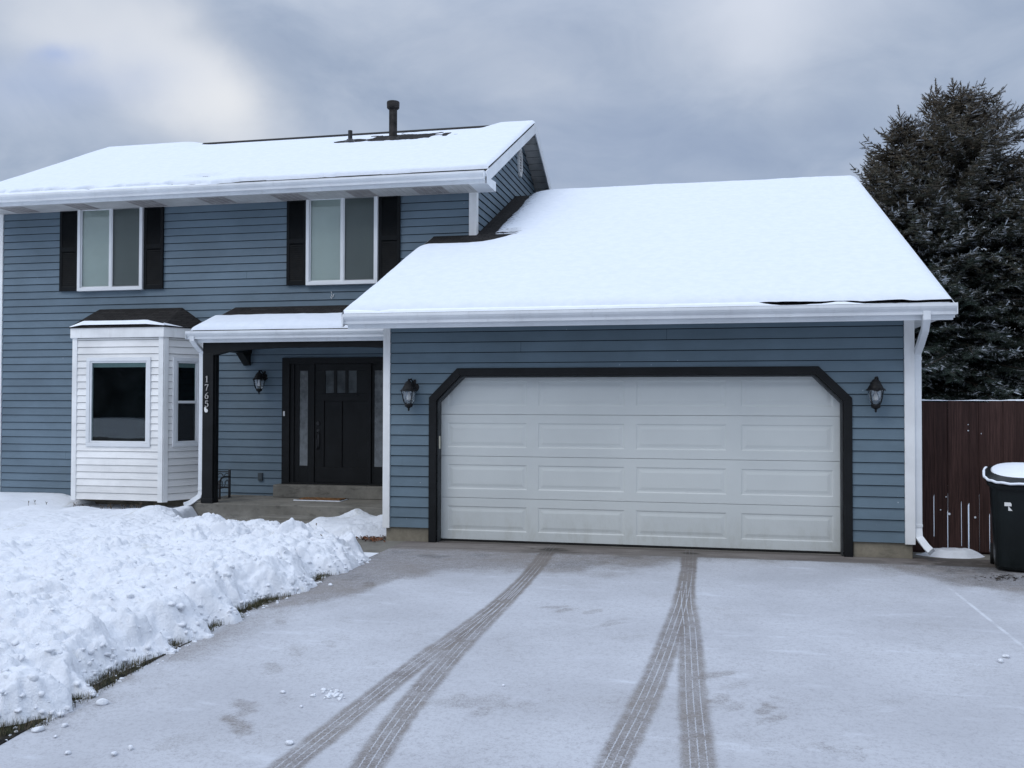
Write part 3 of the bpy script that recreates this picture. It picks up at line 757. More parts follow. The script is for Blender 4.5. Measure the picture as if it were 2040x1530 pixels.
# fascia band
def offs(d): 
    k = d * math.tan(math.radians(30)); return [(BX0 - k, BYF - d), (BX1 + k, BYF - d), (BR[0] + d * 1.25, BR[1] + .01), (BL[0] - d * 1.25, BL[1] + .01)]
MB().prism(offs(.055), 'z', zb1 + .001, 2.975).build('bay_fascia', M_trim, bay, bevel=.004)
f = offs(.075); t1 = (-7.10, MY - .02, 3.36); t2 = (-5.50, MY - .02, 3.36); zr = 2.978
mb = MB(); V = [(*f[0], zr), (*f[1], zr), (*f[2], zr), (*f[3], zr), t1, t2, (*f[0], zr + .012), (*f[1], zr + .012), (*f[2], zr + .012), (*f[3], zr + .012)]
mb.add(V, [(3, 2, 1, 0), (0, 1, 7, 6), (1, 2, 8, 7), (3, 0, 6, 9), (6, 7, 5, 4), (7, 8, 5), (9, 6, 4), (2, 3, 9, 4, 5, 8)])
bayroof = mb.build('bay_roof', M_shingle, bay)
# bay panes and frames
def bay_win(M, a, b, z0, z1, hung=False, name='window_frame'):
    mb = MB(); t = .062
    mb.box(a, b, -.034, .03, z0, z0 + t, M=M); mb.box(a, b, -.034, .03, z1 - t, z1, M=M); mb.box(a, a + t, -.034, .03, z0 + t, z1 - t, M=M); mb.box(b - t, b, -.034, .03, z0 + t, z1 - t, M=M)
    s = .03; a2, b2, c2, d2 = a + t, b - t, z0 + t, z1 - t
    mb.box(a2, b2, -.02, .03, c2, c2 + s, M=M); mb.box(a2, b2, -.02, .03, d2 - s, d2, M=M); mb.box(a2, a2 + s, -.02, .03, c2 + s, d2 - s, M=M); mb.box(b2 - s, b2, -.02, .03, c2 + s, d2 - s, M=M)
    if hung: zm = (z0 + z1) / 2 + .0; mb.box(a2 + s, b2 - s, -.024, .03, zm - .022, zm + .022, M=M)
    fr = mb.build(name, M_winframe, bay, bevel=.003)
    MB().box(a2 + s - .003, b2 - s + .003, .002, .006, c2 + s - .003, d2 - s + .003, M=M).build('pane', M_glass, bay)
    if hung: MB().quad(*[M @ Vector(v) for v in ((a2 + s, -.012, c2 + s), (b2 - s, -.012, c2 + s), (b2 - s, -.012, zm - .022), (a2 + s, -.012, zm - .022))]).build('insect_screen', M_screen, bay)
    MB().box(a2, b2, .035, .05, d2 - s - .07, d2, M=M).build('roller_blind', M_blind, bay)
Mf = Matrix.Translation((BX0, BYF, 0))
bay_win(Mf, fx0 - BX0, fx1 - BX0, fz0, fz1); bay_win(Ms, sw0, sw1, fz0, fz1, True); bay_win(Ml, sl - sw1, sl - sw0, fz0, fz1, True)
ins = [(BX0 + .02, BYF + .33), (BX1 - .02, BYF + .33), (BR[0] - .3, BR[1] - .0), (BL[0] + .3, BL[1] - .0)]
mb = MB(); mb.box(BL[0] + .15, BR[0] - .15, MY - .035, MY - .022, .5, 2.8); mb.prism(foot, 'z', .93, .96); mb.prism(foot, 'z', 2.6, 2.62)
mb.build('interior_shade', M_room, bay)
mb = MB()
for k in range(14): 
    x = BX1 - .36 + k * .03; mb.box(x, x + .022, BYF + .30 + (k % 2) * .02, BYF + .33 + (k % 2) * .02, 1.0, 2.3)
mb.build('curtain', M_curtain, bay)

# ------------------------------------------------------------------ wall lanterns
def lantern(x, y, z, label, s=1.0):
    """z: level of the shade rim"""
    r = empty('wall_lantern', (x, y, z), label, 'lantern', group='wall lanterns on the house')
    Rm = Matrix.Rotation(math.radians(90), 3, 'X')
    mb = MB(); mb.lathe([(.062 * s, 0), (.06 * s, .012), (.04 * s, .022), (.02 * s, .03)], (.03 * s, .015, .04 * s), 16, M=Rm)
    mb.box(-.01 * s + .03 * s, .05 * s, -.01, .02, -.02 * s, .14 * s)
    mb.tube([(.03 * s, 0, .04 * s), (.03 * s, -.06 * s, .11 * s), (0.02 * s, -.10 * s, .145 * s), (0, -.13 * s, .12 * s)], .011 * s, 8)
    mb.tube([(.03 * s, .0, .0), (.03 * s, -.04 * s, .02 * s), (.02 * s, -.09 * s, .06 * s)], .008 * s, 8)
    b = mb.build('bracket', M_bronze, r, smooth=False)
    c = (0, -.13 * s, 0)
    mb = MB(); mb.lathe([(.108 * s, -.008), (.108 * s, .0), (.085 * s, .02 * s), (.066 * s, .055 * s), (.06 * s, .06 * s), (.055 * s, .085 * s), (.03 * s, .115 * s), (.018 * s, .12 * s), (.012 * s, .13 * s), (.015 * s, .137 * s), (.004, .15 * s)], c, 24)
    mb.build('lamp_cap', M_bronze, r, smooth=False)
    prof = [(.086 * s, -.008), (.084 * s, -.05 * s), (.076 * s, -.10 * s), (.062 * s, -.145 * s), (.048 * s, -.165 * s)]
    V = MB(); V.lathe(prof, c, 24); V.f = V.f[:-2]; V.mi = V.mi[:-2]; V.build('lamp_glass', M_lampglass, r, smooth=True)
    mb = MB()
    for k in range(4):
        a = math.radians(45 + 90 * k); mb.tube([(c[0] + pr * 1.06 * math.cos(a), c[1] + pr * 1.06 * math.sin(a), pz) for pr, pz in [(.098 * s, 0)] + prof[1:]], .0045 * s + .001, 6)
    mb.lathe([(.05 * s, -.160 * s), (.054 * s, -.175 * s), (.046 * s, -.2 * s), (.02 * s, -.215 * s), (.01 * s, -.225 * s), (.014 * s, -.238 * s), (.004, -.255 * s)], c, 16)
    mb.build('lamp_cage', M_bronze, r)
    MB().lathe([(.01, -.02), (.014 * s, -.05 * s), (.028 * s, -.085 * s), (.026 * s, -.11 * s), (.005, -.125 * s)], c, 12).build('bulb', M_bulb, r, smooth=True)
lantern(-.335, -.02, 1.90, 'dark iron wall lantern between the white corner board and the garage door', 1.0)
lantern(5.165, -.02, 1.905, 'dark iron wall lantern on the far right of the garage beside the downspout', 1.0)
lantern(-4.0, MY - .02, 2.13, 'small dark wall lantern under the porch roof left of the front door', .98)

# ------------------------------------------------------------------ roof snow layers
def roof_snow(name, X0, X1, y0, y1, z0, s, dx, tfun, label, extra=None):
    nx = int((X1 - X0) / dx) + 1; ny = int((y1 - y0) * math.sqrt(1 + s * s) / dx) + 1
    x = np.linspace(X0, X1, nx); y = np.linspace(y0, y1, ny); X, Y = np.meshgrid(x, y, indexing='ij')
    T, D = tfun(X, Y); n = np.array([0, -s, 1]) / math.sqrt(1 + s * s)
    Z = z0 + (Y - y0) * s
    V = np.stack([X, Y + n[1] * T, Z + n[2] * T], -1).reshape(-1, 3)
    A = np.stack([D, D, D, np.ones_like(D)], -1).reshape(-1, 4)
    return np_mesh(name, V, grid_faces(nx, ny), M_rsnow, None, True, A, label=label, category='snow layer')
def rim(d, r): d = np.clip(d / r, 0, 1); return np.sqrt(np.clip(1 - (1 - d) ** 2, 0, 1))
def t_garage(X, Y):
    dl = X - GRX0 + .01; dr = GRX1 - X; de = Y - (GEY - .05 - .03 * fbm(X * 1.1, Y * 0, 3) ); dt = GRY + .02 - Y
    wn = .05 * (fbm(X * 6, Y * 6, 5) - .5)
    inn = (X < MX1 + .02)
    dwf = np.where(X < MX1 + .02, (MY - .01) - Y, 9)                              # to the main front wall
    dwg = np.where(Y > MY - .3, X - (MX1 + .02), 9)                               # to the gable wall
    corner = np.sqrt(np.clip(X - MX1, 0, 9) ** 2 + np.clip(MY - Y, 0, 9) ** 2)
    dw = np.minimum(np.minimum(dwf, dwg), np.where((X > MX1) & (Y < MY), corner, 9))
    dw = dw - np.where(Y < MY - .01, .60, .30) - wn
    th = .115 + .035 * (fbm(X * .8, Y * .8, 9) - .5) + .016 * (fbm(X * 4, Y * 2, 11) - .5) + .0025 * np.abs(np.sin(Y * 22)) * sst(fbm(X, Y, 13), .4, .6)
    e = rim(np.minimum(np.minimum(dl, dr), np.minimum(de + .02, dt + .15)) + wn * .3, .20) * rim(dw, .45)
    out = np.minimum(dw, 1)
    T = th * e - .012 - .05 * (out < 0)
    T = np.where(dw < .0, -.03, T); T = np.where(dw > 4, th * e - .012, T)
    D = np.clip(np.where(dw > 4, 1.9, .62 + dw * (2.6 - 1.5 * sst(Y, 2.6, 3.2) * sst(1.2 - X, 0, .6))), 0, 1.9)
    big = fbm(X * 1.3, Y * 1.3, 14); 
    return T, D
roof_snow('garage_roof_snow', GRX0 - .01, GRX1 + .01, GEY - .06, GRY + .03, GEZ - .03, gs, .035, t_garage, 'thick smooth snow blanket covering the garage roof')
def t_main(X, Y):
    wn = .07 * (fbm(X * 5, Y * 5, 25) - .5)
    lip = .07 * sst(fbm(X * 2.3, X * 0 + 3.3, 31, 3), .45, .62) * sst(-X, 2.6, 4.6)
    dl = X - (MRX0 - .44); dr = MRX1 - X; de = Y - (EY + .005) + lip * .9 - .12 * sst(X, -4.75, -4.45) * (1 + .5 * (fbm(X * 3, X * 0, 301) - .5)) - .16 * sst(fbm(X * 2.2, X * 0 + 7, 303, 3), .50, .60) * sst(-X, 4.6, 4.9); dt = RY - .05 + .3 * sst(-X, 6.6, 8.2) + .3 * sst(X, -.85, -.5) - Y + wn * .8
    th = (.075 + .015 * (fbm(X * 1.2, Y * 1.2, 29) - .5)) * (1 - .75 * sst(Y, RY - 1.6, RY - .2) * sst(-X, .7, 1.1) * sst(X, -7.6, -6.8))
    vd = np.sqrt(((X + 2.5) / .75) ** 2 + ((Y - 5.80) / .30) ** 2) + 1.5 * (fbm(X * 5, Y * 5, 33, 4) - .5)
    v2 = np.sqrt(((X + 3.5) / .35) ** 2 + ((Y - 5.75) / .2) ** 2) + .5 * (fbm(X * 6, Y * 6, 35) - .5)
    v3 = np.sqrt(((X + 5.02) / .26) ** 2 + ((Y - 3.05) / .10) ** 2) + .7 * (fbm(X * 9, Y * 9, 36) - .5)
    melt = np.minimum(np.minimum(vd, v2), v3)
    e = rim(np.minimum(np.minimum(dl, dr), np.minimum(de, dt)) + .02, .08)
    T = th * e * (.25 + .75 * sst(melt, .8, 1.8)) - .012; T = np.where(np.minimum(de, dt) < -.02, -.03, T)
    
    D = np.clip(np.minimum(.40 + melt * .42 + .9 * sst(melt, 1.3, 2.0), 1.9), 0, 1.9)
    
    return T, D
roof_snow('main_roof_snow', MRX0 - .45, MRX1 + .01, EY - .09, RY + .02, EZ - .042, slope_m, .035, t_main, 'thin snow layer on the upper roof with a melted patch round the flue pipe')
def t_porch(X, Y):
    wn = .04 * (fbm(X * 5, Y * 5, 45) - .5)
    dl = X + 4.53; dr = 9 + 0 * X; de = Y - (PY - .035); dt = MY - .66 - Y + wn
    e = rim(np.minimum(np.minimum(dl, de), dt) + .01, .22); th = .105 + .02 * (fbm(X * 2, Y * 2, 49) - .5)
    T = np.where(dt < 0, -.03, th * e - .010); return T, np.clip(1.0 + dt * 6, 0, 1.9)
roof_snow('porch_roof_snow', -4.54, GX0 - .03, PY - .04, MY - .02, PZT - .015, psl, .03, t_porch, 'soft rounded snow strip lying on the small porch roof')
mb = MB()                                    # bay roof snow: a low strip along the front edge
xs = np.linspace(f[0][0] + .01, f[1][0] + .0, 60)
V = []; nn = 8
for i, x in enumerate(xs):
    wv = .09 + .06 * float(fbm(np.array([x * 4]), np.array([1.0]), 51)[0]); endt = min(1, (x - xs[0]) / .25 + .1, (xs[-1] - x) / .5 + .35)
    for k in range(nn):
        u = k / (nn - 1); yy = f[0][1] + .0 + u * wv * (1.0) * endt; zz = zr + .012 + (yy - f[0][1]) * .52 + .085 * math.sin(math.pi * min(1, u * .75 + .15)) * endt * (1 - u ** 3) - (.004 if k in (0, nn - 1) else 0)
        V.append((x, yy, zz))
for i in range(1, 12):
    u0 = i / 11; x = f[1][0] + u0 * .17; y = f[1][1] + u0 * .28; wv = .1 * (1 - u0) + .01
    for k in range(nn):
        u = k / (nn - 1); V.append((x - u * wv * .8, y + u * wv * .6, zr + .012 + u * wv * .5 + .04 * math.sin(math.pi * min(1, u * .75 + .15)) * (1 - u0) * (1 - u ** 3) - .002))
np_mesh('bay_roof_snow', np.array(V), grid_faces(71, nn), M_snow, None, True, None, label='narrow snow strip on the front edge of the bay window roof', category='snow layer')

# snow lying in the gutters: part of the eave line
def gutter_snow(x0, x1, y, z, seed, label, amt, keep, dn=-.006):
    n = int((x1 - x0) / .03); x = np.linspace(x0, x1, n); h = (fbm(x * 1.6, x * 0, seed, 4) - amt) * .12; h = h + keep(x); h = np.clip(h, dn, .034) + .006 * (fbm(x * 14, x * 0, seed + 5) - .5)
    prof = [(-.095, 0), (-.09, .6), (-.06, 1), (-.02, 1), (0.015, .7)]
    V = np.stack([np.stack([x, np.full(n, y + a), z - .012 + (h + .012) * b], -1) for a, b in prof], 1).reshape(-1, 3)
    np_mesh('gutter_snow', V, grid_faces(n, 5), M_snow, None, True, None, label=label, category='snow layer')
gutter_snow(GRX0 + .05, GRX1 - .05, GEY - .02, GEZ - .012, 61, 'ridge of snow filling the white gutter above the garage door', .42, lambda x: .05 - .075 * sst(x, 3.7, 4.2) + .04 * np.exp(-((x - 4.7) / .25) ** 2))
gutter_snow(MRX0 - .4, MRX1 - .05, EY - .02, EZ - .018, 62, 'clumps of snow caught in the upper gutter above the bedroom windows', .46, lambda x: .02 - .06 * sst(x, -4.7, -4.4), -.03)

# ------------------------------------------------------------------ GROUND
ge = .05
mb = MB()
R_ = 600
xs = [-R_, -60, -20, -9.5, -4.6, -.30, 9.5, 20, 60, R_]; ys = [-R_, -60, -30, -14.2, .6, 3, 12, 40, 120, R_]
for i in range(9):
    for j in range(9):
        mb.quad((xs[i], ys[j], -.03), (xs[i + 1], ys[j], -.03), (xs[i + 1], ys[j + 1], -.03), (xs[i], ys[j + 1], -.03))
mb.build('ground', M_field, None, kind='structure')

# driveway: fine sheet with painted-in data for frost, foot marks and stains
def driveway_mat():
    m, t, b = new_mat('frosted_concrete'); co = t.coord(); s = t.sep(co)
    at = t.node('ShaderNodeAttribute', attribute_name='data'); d = t.sep(at.outputs['Color'])
    bare, foot, stain = d[0], d[1], d[2]
    x, y = s[0], s[1]
    def track(pts, w):
        c = t.curve(y, pts, -14.3, 0.0, -2.0, 8.0)
        wob = t.m('MULTIPLY', t.m('SUBTRACT', t.noise(co, 9, 3), .5), .022)
        u = t.m('DIVIDE', t.m('ADD', t.m('SUBTRACT', x, c), wob), w)
        au = t.m('ABSOLUTE', u)
        mask = t.ss(t.m('ADD', au, t.m('MULTIPLY', t.m('SUBTRACT', t.m('ADD', t.m('MULTIPLY', t.noise(co, 60, 4, .8), .6), t.m('MULTIPLY', t.noise(co, 7, 3, .6), .4)), .5), .9)), .74, 1.34, 1, 0)
        # tread ribs: thin light lines left between the ribs, slightly zigzag
        zig = t.m('MULTIPLY', t.m('SUBTRACT', t.m('PINGPONG', y, .022), .011), 2.2)
        ub = t.m('ADD', t.m('MULTIPLY', t.m('ADD', t.m('DIVIDE', t.m('SUBTRACT', x, c), w), zig), 2.05), .5)
        fr = t.m('ABSOLUTE', t.m('SUBTRACT', t.m('FRACT', t.m('ADD', ub, 10.0)), .5))
        line = t.ss(t.m('ADD', fr, t.m('MULTIPLY', t.m('SUBTRACT', t.noise(co, 70, 2), .5), .16)), .045, .13, 1, 0)
        line = t.m('MULTIPLY', t.m('MULTIPLY', line, t.ss(au, .9, 1.0, 1, 0)), t.ss(t.noise(co, 6, 4, .7), .36, .52, .35, 1))
        return mask, line
    L1 = [(-14.3, 1.15), (-11, 1.26), (-9, 1.325), (-7.13, 1.385), (-6.5, 1.405), (-5.4, 1.44), (-4.2, 1.515), (-3.2, 1.56), (-1.36, 1.53), (-.44, 1.475), (0, 1.46)]
    L2 = [(-14.3, 2.75), (-11, 2.28), (-9, 2.02), (-7.05, 1.77), (-6.3, 1.69), (-5.3, 1.63), (-4.2, 1.60), (-3.2, 1.59), (-1.36, 1.53), (-.44, 1.475), (0, 1.46)]
    R1 = [(-14.3, 2.35), (-11, 2.63), (-9, 2.78), (-6.6, 2.93), (-5.78, 2.995), (-5.0, 3.04), (-3.84, 3.085), (-2.86, 3.115), (-1.0, 3.12), (-.2, 3.105), (0, 3.1)]
    RR = [(-14.3, 3.72), (-11, 3.54), (-9, 3.43), (-6.5, 3.32), (-5.71, 3.28), (-4.96, 3.25), (-3.81, 3.205), (-2.85, 3.15), (-1.0, 3.12), (-.2, 3.105), (0, 3.1)]
    ms, ls_ = zip(*[track(p, .085) for p in (L1, L2, R1, RR)])
    tm = t.m('MAXIMUM', t.m('MAXIMUM', ms[0], ms[1]), t.m('MAXIMUM', ms[2], ms[3]))
    tl = t.m('MAXIMUM', t.m('MAXIMUM', t.m('MULTIPLY', ls_[0], ms[0]), t.m('MULTIPLY', ls_[1], ms[1])), t.m('MAXIMUM', t.m('MULTIPLY', ls_[2], ms[2]), t.m('MULTIPLY', ls_[3], ms[3])))
    both = t.m('MAXIMUM', t.m('MULTIPLY', ms[0], ms[1]), t.m('MULTIPLY', ms[2], ms[3]))
    # concrete
    n1 = t.noise(co, 1.1, 5, .65); n2 = t.noise(co, 60, 5, .75); n3 = t.noise(co, 260, 2, .6)
    con = t.mix(t.ss(n1, .3, .7), (.165, .145, .135), (.235, .215, .20))
    con = t.mix(t.ss(n2, .4, .75, 0, .45), con, (.10, .09, .085))
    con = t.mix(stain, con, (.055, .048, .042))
    # frost
    fine = t.m('ADD', t.m('MULTIPLY', t.noise(co, 150, 3, .8), .45), t.m('ADD', t.m('MULTIPLY', n2, .35), t.m('MULTIPLY', t.noise(co, 11, 5, .7), .2)))
    cover = t.m('SUBTRACT', 1.0, t.m('MULTIPLY', bare, .95))
    cover = t.m('SUBTRACT', cover, t.m('MULTIPLY', foot, .38))
    cover = t.m('SUBTRACT', cover, t.m('MULTIPLY', t.ss(n1, .42, .75), .22))
    cover = t.m('MULTIPLY', cover, t.m('SUBTRACT', 1.0, t.m('MULTIPLY', tm, t.m('ADD', t.ss(t.noise(co, 5, 4, .7), .3, .7, .46, .66), t.m('MULTIPLY', both, .18)))))
    cover = t.m('MAXIMUM', cover, t.m('MULTIPLY', tl, t.ss(y, -3.2, -.8, .98, .35)))
    fr = t.ss(t.m('SUBTRACT', cover, t.m('MULTIPLY', t.m('SUBTRACT', fine, .5), 2.0)), .12, .95)
    frost = t.mix(t.ss(t.noise(co, .8, 4), .3, .7), (.44, .455, .49), (.525, .545, .585))
    frost = t.mix(t.ss(t.m('ADD', t.m('MULTIPLY', fine, .6), t.m('MULTIPLY', t.noise(co, 28, 5, .8), .4)), .47, .60, 0, .7), frost, (.33, .335, .37))
    drift = t.ss(t.noise(t.scale(co, (1.0, 3.2, 1)), 1.3, 4, .6), .56, .80, 0, .55)
    frost = t.mix(t.m('MULTIPLY', drift, t.m('SUBTRACT', 1.0, tm)), frost, (.70, .74, .81))
    c = t.mix(t.m('MULTIPLY', fr, .93), con, frost)
    # snow caught in the joints
    j = t.m('MULTIPLY', t.ss(t.m('ABSOLUTE', t.m('SUBTRACT', x, 5.575)), .008, .02, 1, 0), t.ss(y, -1.9, -1.4, 1, 0))
    c = t.mix(t.m('MULTIPLY', j, t.ss(t.noise(co, 3, 3), .35, .6, .1, .5)), c, (.72, .75, .8))
    jt = t.m('MULTIPLY', t.ss(t.m('ABSOLUTE', t.m('ADD', y, .42)), .004, .012, 1, 0), .7)
    c = t.mix(jt, c, (.03, .028, .026))
    c = t.mix(t.m('MULTIPLY', t.ss(t.m('ABSOLUTE', t.m('ADD', y, 3.1)), .004, .010, 1, 0), .0), c, (.2, .2, .2))
    t.put(b.inputs['Base Color'], c); b.inputs['Roughness'].default_value = .82; b.inputs['Specular IOR Level'].default_value = .25
    h = t.m('ADD', t.m('MULTIPLY', fr, .5), t.m('ADD', t.m('MULTIPLY', n2, .5), t.m('MULTIPLY', n3, .3)))
    bump(t, b, h, .005)
    return m
M_road = paint('added_road_asphalt', (.045, .045, .05), .5, .2, 1)
M_drive = driveway_mat()
FOOT = [(660, 1208, .2), (690, 1198, .1), (735, 1165, .3), (690, 1236, .3), (595, 1290, .4), (680, 1270, .3), (655, 1282, .4), (545, 1330, .5), (590, 1300, .3), (560, 1240, .3),
        (540, 1338, .4), (485, 1405, .6), (495, 1415, .5), (470, 1440, .7), (480, 1450, .6), (570, 1395, .3), (340, 1480, .3), (510, 1490, .2), (740, 1320, .25), (860, 1225, .25), (850, 1180, .25),
        (1105, 1210, .6), (1125, 1216, .5), (1180, 1220, .4), (1215, 1245, .5), (1250, 1270, .4), (1225, 1238, .4), (1260, 1268, .4), (1430, 1345, .5), (1470, 1365, .3), (1435, 1395, .5), (1465, 1410, .4), (1525, 1415, .6), (1545, 1432, .6), (1780, 1400, .3), (920, 1400, .5), (960, 1420, .5), (1000, 1270, .3), (1010, 1265, .3)]
def driveway():
    x = np.arange(-.42, 9.6, .0225); y = np.concatenate([np.linspace(-14.3, -7.6, 90), np.arange(-7.55, .14, .0225)]); nx, ny = len(x), len(y)
    X, Y = np.meshgrid(x, y, indexing='ij')
    yb = np.interp(X, [-.45, -.1, .1, .25, .35, .7, 1.18, 1.85, 2.46, 2.9, 3.26, 4.08, 4.84, 5.3, 5.6, 6.2, 9], [-4.2, -3.9, -3.5, -3.0, -2.5, -1.9, -1.52, -1.62, -1.5, -1.05, -.66, -.48, -.62, -.95, -1.65, -2.0, -2.2])
    wn = (fbm(X * 2.2, Y * 2.2, 71, 5) - .5)
    bare = sst(Y - yb + wn * .9, -.5, .45)
    bare = np.maximum(bare * .56, sst(Y + wn * .06, -.50, -.36))
    bare = np.maximum(bare, sst(Y + wn * .2 + .9, 0, .5) * sst(2.9 - X, 0, .5) * .92)
    bare = np.maximum(bare, .5 * sst(X, 5.7, 6.3) * sst(Y, -2.6, -1.2))
    bare = np.maximum(bare, .35 * sst(.25 - X, 0, .5) * sst(fbm(X * 1.5, Y * 1.5, 75), .3, .6))
    foot = np.zeros_like(X); stain = np.zeros_like(X)
    for px, py, a in FOOT:
        gx, gy = gnd(px, py); ang = random.uniform(-.5, .5) + (.5 if px < 800 else -.7)
        u = (X - gx) * math.cos(ang) + (Y - gy) * math.sin(ang); v = -(X - gx) * math.sin(ang) + (Y - gy) * math.cos(ang)
        n = fbm(X * 22, Y * 22, 80) - .5
        foot = np.maximum(foot, a * 1.5 * sst(1.15 - np.sqrt((u / .06) ** 2 + (v / .15) ** 2) - n * 1.0, 0, .5))
    for px, py, r, a in ((940, 1398, .2, .7), (1500, 1470, .3, .25), (980, 1500, .3, .3), (1400, 1300, .3, .2), (700, 1350, .3, .25), (1620, 1400, .35, .25), (820, 1500, .25, .3), (1660, 1495, .11, .7), (1700, 1505, .10, .5), (1100, 1265, .3, .3), (1250, 1265, .3, .25), (1230, 1400, .12, .2), (780, 1470, .3, .15)):
        gx, gy = gnd(px, py); n = fbm(X * 12, Y * 12, 90, 5) - .5
        foot = np.maximum(foot, a * sst(1.2 - np.sqrt(((X - gx) / (r * 1.6)) ** 2 + ((Y - gy) / r) ** 2) - n * 1.6, 0, .9))
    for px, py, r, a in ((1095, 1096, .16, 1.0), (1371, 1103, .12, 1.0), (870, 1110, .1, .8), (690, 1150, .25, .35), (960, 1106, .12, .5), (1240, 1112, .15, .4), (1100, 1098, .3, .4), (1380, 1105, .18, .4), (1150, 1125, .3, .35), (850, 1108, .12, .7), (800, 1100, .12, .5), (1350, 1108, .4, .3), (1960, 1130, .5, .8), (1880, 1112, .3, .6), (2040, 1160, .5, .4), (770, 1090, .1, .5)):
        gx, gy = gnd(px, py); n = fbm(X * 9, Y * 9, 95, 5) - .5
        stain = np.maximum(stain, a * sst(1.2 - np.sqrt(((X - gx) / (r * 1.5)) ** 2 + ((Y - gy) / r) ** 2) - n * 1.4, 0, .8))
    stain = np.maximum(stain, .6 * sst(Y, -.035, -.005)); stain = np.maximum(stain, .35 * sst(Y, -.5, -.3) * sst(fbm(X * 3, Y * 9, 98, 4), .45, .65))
    Z = .004 + .004 * (fbm(X * .7, Y * .7, 99) - .5) - .006 * np.exp(-((X - 5.575) / .008) ** 2)
    V = np.stack([X, Y, Z], -1).reshape(-1, 3); A = np.stack([bare, foot, stain, np.ones_like(X)], -1).reshape(-1, 4)
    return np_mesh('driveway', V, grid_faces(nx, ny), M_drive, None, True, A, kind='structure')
driveway()
MB().box(-300, 300, -24, -16.5, -.2, -.012).build('reflection_road', M_road, None, kind='structure')  # added unseen dark strip, breaks up bright snow in the glass reflections
# garage floor apron behind door line, side pad, front walk
MB().box(-.13, 4.95, .10, .30, -.1, .0035).build('garage_floor', M_porch, None, kind='structure')
MB().box(GX1 + .0, 9.6, .1, .75, -.2, .0025).build('side_pad', M_porch, None, kind='structure')
MB().box(-4.4, -.41, -.75, 1.66, -.2, .002).build('front_walk', M_porch, None, kind='structure')

